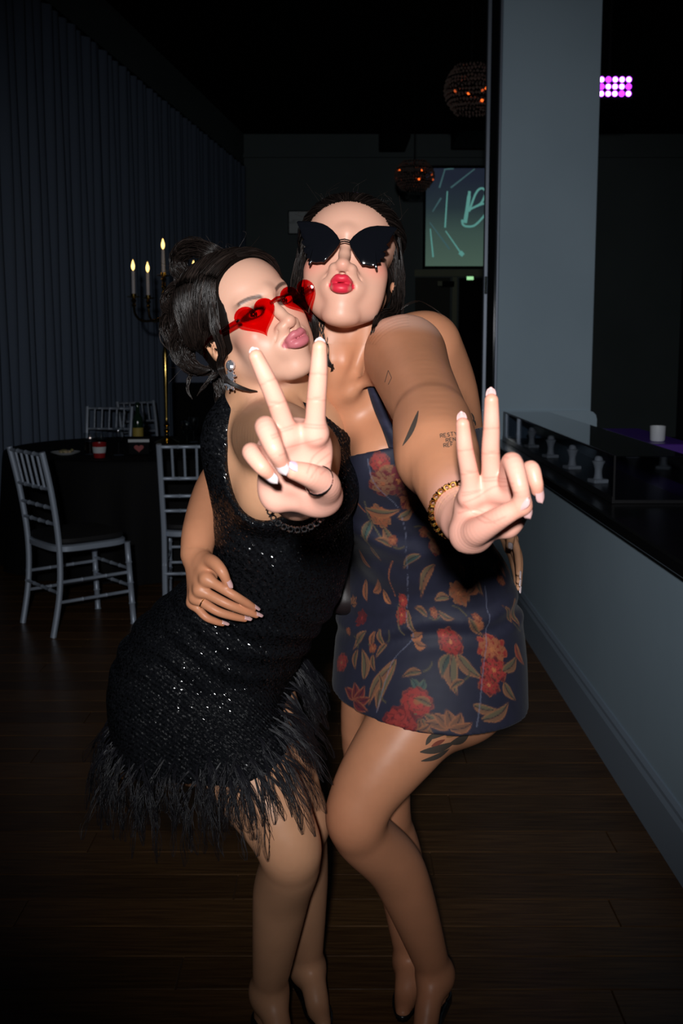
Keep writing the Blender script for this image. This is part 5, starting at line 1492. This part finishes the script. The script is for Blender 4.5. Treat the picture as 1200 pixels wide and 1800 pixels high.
TEAL = mat('projected_teal', (.01, .02, .02), emit=lin(98, 160, 152), estr=.72); TEALD = mat('projected_dim_teal', (.01, .02, .02), emit=lin(66, 98, 102), estr=.72)
def streak(pts, w, m, nm='light_stroke'):
    pts = [P(a, b, ys - .0135) for a, b in pts]; g = crom(np.array(pts), 6) if len(pts) > 2 else np.array(pts); V = []; Q = []
    for i, q in enumerate(g):
        t = unit(g[min(i + 1, len(g) - 1)] - g[max(i - 1, 0)]); nn = np.array([-t[2], 0, t[0]]) * w[0 if len(w) == 1 else min(len(w) - 1, int(i / max(1, len(g) - 1) * (len(w) - 1) + .5))]
        V += [q + nn, q - nn]
    for i in range(len(g) - 1): Q.append((2 * i, 2 * i + 1, 2 * i + 3, 2 * i + 2))
    child(link_mesh(nm, mesh_np(nm, np.array(V), np.array(Q)), m), scr)
for a, m in (([(782, 297), (772, 330)], TEALD), ([(780, 298), (797, 296)], TEALD), ([(834, 297), (792, 330)], TEALD), ([(786, 336), (782, 400)], TEAL), ([(783, 406), (812, 448)], TEAL), ([(755, 391), (790, 438)], TEALD), ([(756, 402), (761, 452)], TEAL), ([(760, 372), (775, 348)], TEALD)): streak(a, [.008, .013], m)
streak([(808, 443), (814, 449)], [.035, .030], TEAL)
streak([(825, 336), (822, 360), (817, 392)], [.020, .028, .03], TEAL, 'letter_stroke')
streak([(812, 386), (813, 394), (820, 398), (834, 396), (850, 380), (858, 366), (852, 358), (838, 362), (826, 368)], [.016], TEAL, 'letter_stroke')
streak([(824, 372), (836, 340), (846, 331), (853, 338), (846, 356), (834, 364)], [.016], TEAL, 'letter_stroke')
PIC = mat('pale_print', lin(236, 246, 250), rough=.5, noise=(2.2, lin(38, 48, 56), .50, .62, (1, 1, 2.2)))
pc = empty('picture', (-.60, YB - .03, 3.2), 0, 'pale picture on the back wall beside the slicked dark hair', 'picture'); bpy.context.view_layer.update()
a = P(508, 410, YB - .03); b = P(562, 372, YB - .03)
child(MB().box(((a[0] + b[0]) / 2, YB - .02, (a[2] + b[2]) / 2), (b[0] - a[0], .03, b[2] - a[2])).build('print', PIC), pc)
child(MB().box(((a[0] + b[0]) / 2, YB - .010, (a[2] + b[2]) / 2), (b[0] - a[0] + .03, .018, b[2] - a[2] + .03)).build('frame', BLACK), pc)
PALE = mat('pale_door_surround', lin(150, 156, 132), rough=.7)
def P_box(name, px0, py0, px1, py1, y, th, m, bottom=None):
    a = P(px0, py1, y); b = P(px1, py0, y); z0_ = a[2] if bottom is None else bottom
    return MB().box(((a[0] + b[0]) / 2, y, (z0_ + b[2]) / 2), (b[0] - a[0], th, b[2] - z0_)).build(name, m)
struct(P_box('trim_5', 728, 474, 1020, 486, YB - .02, .04, PALE)); struct(P_box('trim_6', 792, 487, 803, 700, YB - .02, .04, PALE, 0))
struct(P_box('door_1', 804, 489, 868, 700, YB - .02, .04, BLACK, 0))
DKP = mat('dark_wall_panel', lin(60, 62, 56), rough=.7)
struct(P_box('door_2', 728, 488, 791, 700, YB - .02, .04, DKP, 0))
struct(P_box('door_3', 880, 489, 960, 700, YB - .02, .04, BLACK, 0))
ex = empty('exit_sign', tuple(P(826, 489, YB - .08)), 0, 'small lit green and white sign over the black doorway', 'exit sign'); bpy.context.view_layer.update()
child(P_box('housing', 819, 485, 833, 493, YB - .065, .05, BLACK), ex)
child(P_box('lit_face', 820, 486, 832, 492, YB - .095, .008, mat('exit_sign_light', (.02, .05, .03), emit=lin(150, 210, 150), estr=1.2)), ex)
sb = empty('speaker', tuple(P(782, 504, YB - .15)), 0, 'black box speaker with a pale end on the back wall', 'speaker'); bpy.context.view_layer.update()
child(P_box('cabinet', 776, 495, 797, 504, YB - .14, .2, BLACK), sb); child(P_box('end_cap', 768, 495, 776, 503, YB - .14, .18, PALE), sb)
for nm, a, l in (('duct', (668, 225, 716, 250), 'black duct box under the ceiling left of the chandeliers'), ('duct', (800, 222, 900, 246), 'black duct box under the ceiling above the screen')):
    aa = P(a[0], a[3], 14.5); b = P(a[2], a[3], 14.5)
    tag(MB().box(((aa[0] + b[0]) / 2, 14.5, (aa[2] + CEIL) / 2), (b[0] - aa[0], 1.2, CEIL - aa[2]), 0, .01).build(nm, CEILM), l, 'duct', 'black ducts under the ceiling')

# chandeliers
CRYS = mat('chandelier_crystal', lin(138, 120, 112), rough=.12, metal=.25); AMB = mat('amber_bulb', (.2, .05, .01), emit=lin(255, 104, 36), estr=1.7); DIMAMB = mat('amber_glow_bead', (.2, .05, .01), emit=lin(200, 84, 40), estr=.9)
def chandelier(loc, r, h, label, seed):
    e = empty('chandelier', loc, 0, label, 'chandelier', 'crystal chandeliers'); rr = np.random.default_rng(seed)
    fm = MB()
    for k in range(5):
        t = -1 + 2 * k / 4; q = r * (1 - .38 * t * t); fm.tube([(q * math.cos(a), q * math.sin(a), t * h / 2) for a in np.linspace(0, 2 * math.pi, 25)], .006, 5, False)
    fm.build('frame', BLACK, e, True)
    cb = MB()
    for ring in range(11):
        t = -1 + 2 * ring / 10; q = r * (1 - .38 * t * t); n = int(2 * math.pi * q / .026)
        for i in range(n):
            a = 2 * math.pi * i / n + ring * .3; s = rr.uniform(.009, .013); c = (q * math.cos(a), q * math.sin(a), t * h / 2 + rr.uniform(-.006, .006))
            cb.add([(c[0] + s, c[1], c[2]), (c[0], c[1] + s, c[2]), (c[0] - s, c[1], c[2]), (c[0], c[1] - s, c[2]), (c[0], c[1], c[2] + s * 1.3), (c[0], c[1], c[2] - s * 1.3)], [(0, 1, 4), (1, 2, 4), (2, 3, 4), (3, 0, 4), (1, 0, 5), (2, 1, 5), (3, 2, 5), (0, 3, 5)])
    o = cb.build('crystal_beads', CRYS, e); o['kind'] = 'stuff'
    for i in range(6):
        a = rr.uniform(3.3, 6.1); q = r * rr.uniform(.75, 1.02); MB().ball((q * math.cos(a), q * math.sin(a), rr.uniform(-.5, .5) * h * .7), .011, 8, 6).build('bulb', AMB if i % 2 else DIMAMB, e, True)
    MB().tube([(0, 0, h * .3), (0, 0, CEIL - loc[2])], .006, 6).build('rod', BLACK, e)
    MB().lathe([(.06, 0), (.06, .02), (.01, .05)], (0, 0, CEIL - loc[2] - .051), 16).build('ceiling_rose', BLACK, e)
    return e
chandelier(tuple(P(728, 309, 11.0)), .205, .27, 'dark crystal chandelier hanging left of the screen', 3)
chandelier(tuple(P(828, 158, 8.0)), .200, .32, 'larger crystal chandelier hanging by the metal edge of the pillar', 4)

# stage light above right
lp = P(1075, 152, 7.2)
led = empty('stage_light', tuple(lp), 0, 'violet LED stage light panel high beyond the pillar', 'stage light'); bpy.context.view_layer.update()
child(MB().box((lp[0], lp[1] + .05, lp[2]), (.30, .08, .17), 0, .006).build('housing', BLACK), led)
LEDW = mat('led_white_violet', (.1, .1, .1), emit=(.86, .55, 1.0), estr=5.0); LEDP = mat('led_violet', (.1, .1, .1), emit=(.45, .03, 1.0), estr=3.0)
for i in range(6):
    for j in range(3):
        c = (lp[0] - .115 + i * .046, lp[1] + .006, lp[2] - .046 + j * .046)
        rim = child(MB().lathe([(.021, 0), (.021, .004), (.017, .004), (.017, 0)], (0, 0, 0), 12, False).build('led_rim', LEDP), led); rim.matrix_parent_inverse = Matrix.Identity(4); rim.rotation_euler = (math.pi / 2, 0, 0); rim.location = (c[0] - lp[0], c[1] - lp[1], c[2] - lp[2])
        ln = MB().ball((0, 0, 0), (.0165, .006, .0165), 12, 8).build('led', LEDW if (i * 5 + j * 3) % 4 else LEDP, led, True); ln.location = (c[0] - lp[0], c[1] - lp[1], c[2] - lp[2])
child(MB().tube([(lp[0], lp[1] + .07, lp[2] + .08), (lp[0], lp[1] + .07, CEIL)], .012, 8).build('bracket', BLACK), led)

# ---- round table with a black cloth
TX, TY, TR = -1.36, 6.9, .88
CLOTH = mat('black_tablecloth', (.006, .006, .007), rough=.75, spec=.2); TOPM = mat('table_wood', lin(90, 70, 52), rough=.5)
tb = empty('round_table', (TX, TY, 0), 0, 'round table hidden under a floor-length black cloth', 'table')
MB().lathe([(TR - .01, .715), (TR - .005, .722), (TR - .005, .738), (TR - .01, .744)], n=48).build('tabletop', TOPM, tb)
for a in range(4): MB().tube([(.5 * math.cos(a * 1.571 + .7), .5 * math.sin(a * 1.571 + .7), .715), (.62 * math.cos(a * 1.571 + .7), .62 * math.sin(a * 1.571 + .7), 0)], .018, 8).build('leg', BLACK, tb)
cm = []; n = 120
prof = [(.001, .7485), (.4, .7485), (.84, .7485), (TR - .002, .7470), (TR + .006, .738), (TR + .010, .70), (TR + .018, .50), (TR + .028, .25), (TR + .04, .012)]
V = []; Q = []
for i, (r, z) in enumerate(prof):
    w = max(0, (.74 - z)) * .075
    for k in range(n):
        th = 2 * math.pi * k / n; q = r + w * (math.sin(th * 17 + .6 * math.sin(th * 3)) * .7 + .3 * math.sin(th * 29)); V.append((q * math.cos(th), q * math.sin(th), z))
for i in range(len(prof) - 1):
    for k in range(n): Q.append((i * n + k, i * n + (k + 1) % n, (i + 1) * n + (k + 1) % n, (i + 1) * n + k))
Q = [q[::-1] for q in Q]
tc_ = link_mesh('tablecloth', mesh_np('tablecloth', np.array(V), np.array(Q)), CLOTH, None, True); tc_.location = (TX, TY, 0); tag(tc_, 'black floor-length cloth draped over the round table', 'tablecloth')
ZT = .7495
# ---- candelabrum with candles
BRASS = mat('polished_brass', lin(190, 160, 90), rough=.18, metal=1.0)
cx, cy = P(293, 760, 7.15)[0], 7.15
cd = empty('candelabrum', (cx, cy, ZT), 0, 'tall brass five-arm candelabrum standing on the black table', 'candelabrum')
MB().lathe([(.085, 0), (.088, .008), (.07, .018), (.045, .03), (.02, .045), (.014, .06)], n=28).build('base', BRASS, cd, True)
prof = [(.012, .06)]
for z in (.09, .13): prof += [(.011, z - .016), (.022, z), (.011, z + .016)]
prof += [(.010, .18), (.016, .40), (.020, .62), (.012, .665)]
for z in (.69, .735, .78, .825): prof += [(.010, z - .018), (.021, z), (.010, z + .018)]
prof += [(.011, .87), (.011, .92), (.026, .94), (.011, .96), (.010, 1.00), (.021, 1.03), (.010, 1.055), (.018, 1.08), (.010, 1.095)]
MB().lathe(prof, n=16).build('stem', BRASS, cd, True)
cups = [(0, 0, 1.160)]
ang = (188, 132, 8, 302)
for a in ang:
    ca, sa = math.cos(math.radians(a)), math.sin(math.radians(a)); R = .205
    MB().tube(crom(np.array([(0, 0, .885), (ca * .06, sa * .06, .855), (ca * .15, sa * .15, .850), (ca * .195, sa * .195, .890), (ca * R, sa * R, .95)]), 6), .0085, 8).build('arm', BRASS, cd, True)
    cups.append((ca * R, sa * R, 1.015))
for c in cups:
    MB().lathe([(.008, -.075), (.016, -.060), (.009, -.045), (.019, -.028), (.009, -.012), (.045, -.004), (.046, 0), (.020, .002), (.019, .018), (.015, .018), (.015, .002)], c, 18).build('cup', BRASS, cd, True)
WAX = mat('ivory_wax', lin(206, 200, 204), rough=.5); FLAME = mat('candle_flame', (.1, .05, .01), emit=(1.0, .62, .18), estr=3.2)
for i, (c, l) in enumerate(zip(cups, ('lit white candle in the highest central cup of the candelabrum', 'lit white candle on the leftmost arm of the candelabrum', 'lit white candle on the rear arm of the candelabrum, right of the leftmost one', 'lit white candle on the candelabrum arm hidden behind the updo', 'lit white candle on the front right arm of the candelabrum'))):
    e = empty('candle', (cx + c[0], cy + c[1], ZT + c[2] + .003), 0, l, 'candle', 'candles on the candelabrum')
    MB().lathe([(.0115, 0), (.0120, .08), (.0115, .165), (.009, .170), (.003, .169)], n=14).build('wax', WAX, e, True)
    MB().tube([(0, 0, .168), (0, 0, .180)], .0012, 5).build('wick', BLACK, e)
    MB().lathe([(.001, .172), (.008, .180), (.0125, .196), (.0115, .212), (.006, .230), (.0008, .246)], n=12).build('flame', FLAME, e, True)
# ---- things on the table
GLS = mat_glass('clear_glass', (.92, .94, .95), .25); REDP = mat('red_plastic', lin(150, 30, 34), rough=.35); WHP = mat('white_paper', lin(205, 210, 215), rough=.7); AMBG = mat_glass('amber_drink', (.62, .30, .12), .1)
def on_table(px, d): return (P(px, 700, d)[0], d, ZT)
def tumbler(loc, r, h, fill, label):
    e = empty('glass', loc, 0, label, 'glass', 'glasses on the black table')
    MB().lathe([(r * .8, 0), (r * .85, .004), (r, h), (r - .002, h), (r * .82, .010), (.001, .010)], n=20).build('tumbler', GLS, e, True)
    MB().lathe([(.001, .011), (r * .80, .011), (r * .90, h * .6), (.001, h * .6)], n=20, cap=False).build('drink', fill, e, True)
tumbler(on_table(156, 6.42), .040, .135, AMBG, 'tall glass of amber drink on the black table')
tumbler(on_table(176, 6.75), .034, .11, mat_glass('dark_drink', (.20, .06, .05), .1), 'short glass of dark drink behind the amber one')
def goblet(loc, label):
    e = empty('wine_glass', loc, 0, label, 'wine glass', 'stem glasses on the black table')
    MB().lathe([(.032, 0), (.033, .003), (.006, .008), (.004, .08), (.020, .095), (.036, .125), (.034, .175), (.0325, .175), (.034, .125), (.018, .098), (.001, .094)], n=20).build('bowl_and_stem', GLS, e, True)
goblet(on_table(206, 6.35), 'empty stem glass near the front edge of the black table'); goblet(on_table(327, 6.9), 'empty stem glass right of the brass candelabrum'); goblet(on_table(339, 7.25), 'empty stem glass farthest right on the black table')
e = empty('plastic_cup', on_table(172, 6.22), 0, 'red plastic cup with a white band on the black table', 'cup')
MB().lathe([(.033, 0), (.034, .004), (.044, .09), (.045, .092), (.042, .092), (.032, .006), (.001, .006)], n=20).build('cup_body', REDP, e, True); MB().lathe([(.0375, .030), (.0420, .068), (.0424, .068), (.0379, .030)], n=20, cap=False).build('white_band', WHP, e, True)
e = empty('plate', on_table(112, 6.40), 0, 'white plate of leftovers at the left of the table', 'plate')
MB().lathe([(.05, 0), (.055, .003), (.09, .016), (.092, .018), (.086, .016), (.05, .006), (.001, .006)], n=28).build('dish', WHP, e, True)
fo = MB(); fr2 = np.random.default_rng(8)
for i in range(9): fo.ball((fr2.uniform(-.04, .04), fr2.uniform(-.04, .04), .016 + fr2.uniform(0, .01)), (fr2.uniform(.010, .02), fr2.uniform(.010, .02), .010), 8, 5)
fo.build('food', mat('green_and_cream_food', lin(140, 140, 92), rough=.6, noise=(40, lin(190, 170, 140), .4, .6, (1, 1, 1))), e, True)
e = empty('gift_bag', on_table(243, 6.42), 0, 'small black gift bag with a white band and red heart', 'gift bag')
MB().box((0, 0, .055), (.13, .07, .11), .1, .004).build('bag', BLACK, e); MB().box((0, -.006, .088), (.131, .062, .018), .1).build('white_band', WHP, e)
hh = heart(0, 0, .06, .055, 24); pm_ = MB().prism([(x, z + .042) for x, z in hh], -.041, -.036).build('red_heart', REDP, e); pm_.rotation_euler = (0, 0, .1)
e = empty('bottle', on_table(241, 6.95), 0, 'green bottle with a yellow label behind the gift bag', 'bottle')
MB().lathe([(.034, 0), (.036, .004), (.036, .17), (.030, .20), (.014, .225), (.013, .285), (.015, .287), (.015, .297), (.010, .298)], n=20).build('bottle_body', mat('green_glass', (.01, .03, .015), rough=.08, coat=.5), e, True); MB().lathe([(.0363, .05), (.0366, .052), (.0366, .125), (.0363, .127)], n=20, cap=False).build('label_band', mat('yellow_label', lin(170, 150, 70), rough=.6), e, True)
tag(MB().box((P(266, 700, 6.5)[0] - .10, 6.6, ZT + .005), (.12, .09, .008), .5, .002).build('napkin', WHP), 'folded white napkin beside the gift bag', 'napkin')

# ---- silver chiavari chairs
SLV = mat('silver_painted_wood', lin(170, 182, 200), rough=.38, metal=.25); PAD = mat('black_seat_pad', (.010, .010, .012), rough=.7)
def bamboo(p0, p1, r, k):
    p0 = np.array(p0, float); p1 = np.array(p1, float); pts = []; rd = []
    for i in range(k + 1):
        for dt, q in ((-.012, 1.0), (0, 1.28), (.012, 1.0)):
            t = i / k + dt
            if 0 <= t <= 1: pts.append(p0 + (p1 - p0) * t); rd.append(r * q)
    return MB().tube(pts, rd, 8)
def chair(label):
    e = empty('chiavari_chair', (0, 0, 0), 0, label, 'chair', 'silver chiavari chairs round the table')
    hw_, dp = .185, .185
    for s in (-1, 1):
        bamboo((s * hw_, -dp, .43), (s * (hw_ + .012), -dp - .020, 0), .0150, 4).build('leg', SLV, e, True)
        m = MB().tube(crom(np.array([(s * (hw_ - .005), dp + .045, 0), (s * (hw_ - .002), dp + .005, .22), (s * (hw_ - .002), dp, .45), (s * (hw_ + .004), dp + .030, .70), (s * (hw_ + .008), dp + .075, .92)]), 7), .0150, 8); m.build('leg', SLV, e, True)
        for z in (.17, .27): bamboo((s * hw_, -dp - .006, z), (s * (hw_ - .003), dp + .014, z), .0085, 3).build('stretcher', SLV, e, True)
    for yy, z in ((-dp - .008, .20), (-dp - .005, .29), (dp + .012, .22)): bamboo((-hw_, yy, z), (hw_, yy, z), .0085, 4).build('stretcher', SLV, e, True)
    st = [(.205 * math.copysign(abs(math.cos(t)) ** .45, math.cos(t)), .205 * math.copysign(abs(math.sin(t)) ** .45, math.sin(t))) for t in np.linspace(0, 2 * math.pi, 40, endpoint=False)]
    sm = MB(); n = 40; lv = ((.94, .415), (1.0, .422), (1.0, .446), (.95, .452))
    sm.add([(x * q, y_ * q, z) for q, z in lv for x, y_ in st], [tuple(reversed(range(n))), tuple(3 * n + k for k in range(n))] + [(i * n + k, i * n + (k + 1) % n, (i + 1) * n + (k + 1) % n, (i + 1) * n + k) for i in range(3) for k in range(n)])
    sm.build('seat_frame', SLV, e, True)
    cu = MB(); lv = ((.93, .453), (.97, .465), (.95, .482), (.80, .492), (.3, .495))
    cu.add([(x * q, y_ * q, z) for q, z in lv for x, y_ in st], [tuple(reversed(range(n))), tuple(4 * n + k for k in range(n))] + [(i * n + k, i * n + (k + 1) % n, (i + 1) * n + (k + 1) % n, (i + 1) * n + k) for i in range(4) for k in range(n)])
    cu.build('seat_cushion', PAD, e, True)
    def by(z): return dp + .030 * max(0, (z - .45)) / .25 if z < .7 else dp + .030 + .045 * (z - .7) / .22
    for z in (.905, .735, .640, .560): bamboo((-hw_ - .004, by(z), z), (hw_ + .004, by(z), z), .0095, 4).build('rail', SLV, e, True)
    for i in range(5):
        x = -.125 + .0625 * i; bamboo((x, by(.735), .735), (x * 1.02, by(.905), .905), .0070, 3).build('spindle', SLV, e, True)
    return e
ch = chair('nearest silver chiavari chair at the left, black pad, turned away from the table')
for i, (x, y_, rz, l) in enumerate(((-1.36, 5.19, 2.278, None), (-.775, 5.56, math.pi + .08, 'silver chiavari chair seen from behind, next to the sequin dress'), (-1.985, 8.40, -.10, 'silver chiavari chair behind the table, facing the camera'), (-1.74, 9.35, .75, 'silver chiavari chair half hidden behind the candelabrum'))):
    o = ch if i == 0 else copy_tree(ch); o.location = (x, y_, 0); o.rotation_euler = (0, 0, rz)
    if l: o['label'] = l
# ---- pale cabinet with a dark red box behind the candelabrum
cb = empty('cabinet', (-1.50, 11.2, 0), 0, 'dark cabinet with a pale upper panel behind the candelabrum', 'cabinet')
MB().box((0, 0, .52), (.62, .4, 1.04), 0, .01).build('body', BLACK, cb); MB().box((0, 0, 1.21), (.62, .4, .338), 0, .006).build('upper_panel', mat('pale_blue_panel', lin(120, 130, 156), rough=.6), cb)
tag(MB().box((-1.58, 11.2, 1.475), (.40, .32, .188), 0, .006).build('crate', mat('dark_red_card', lin(86, 34, 36), rough=.7)), 'dark red box on top of the pale cabinet', 'box')
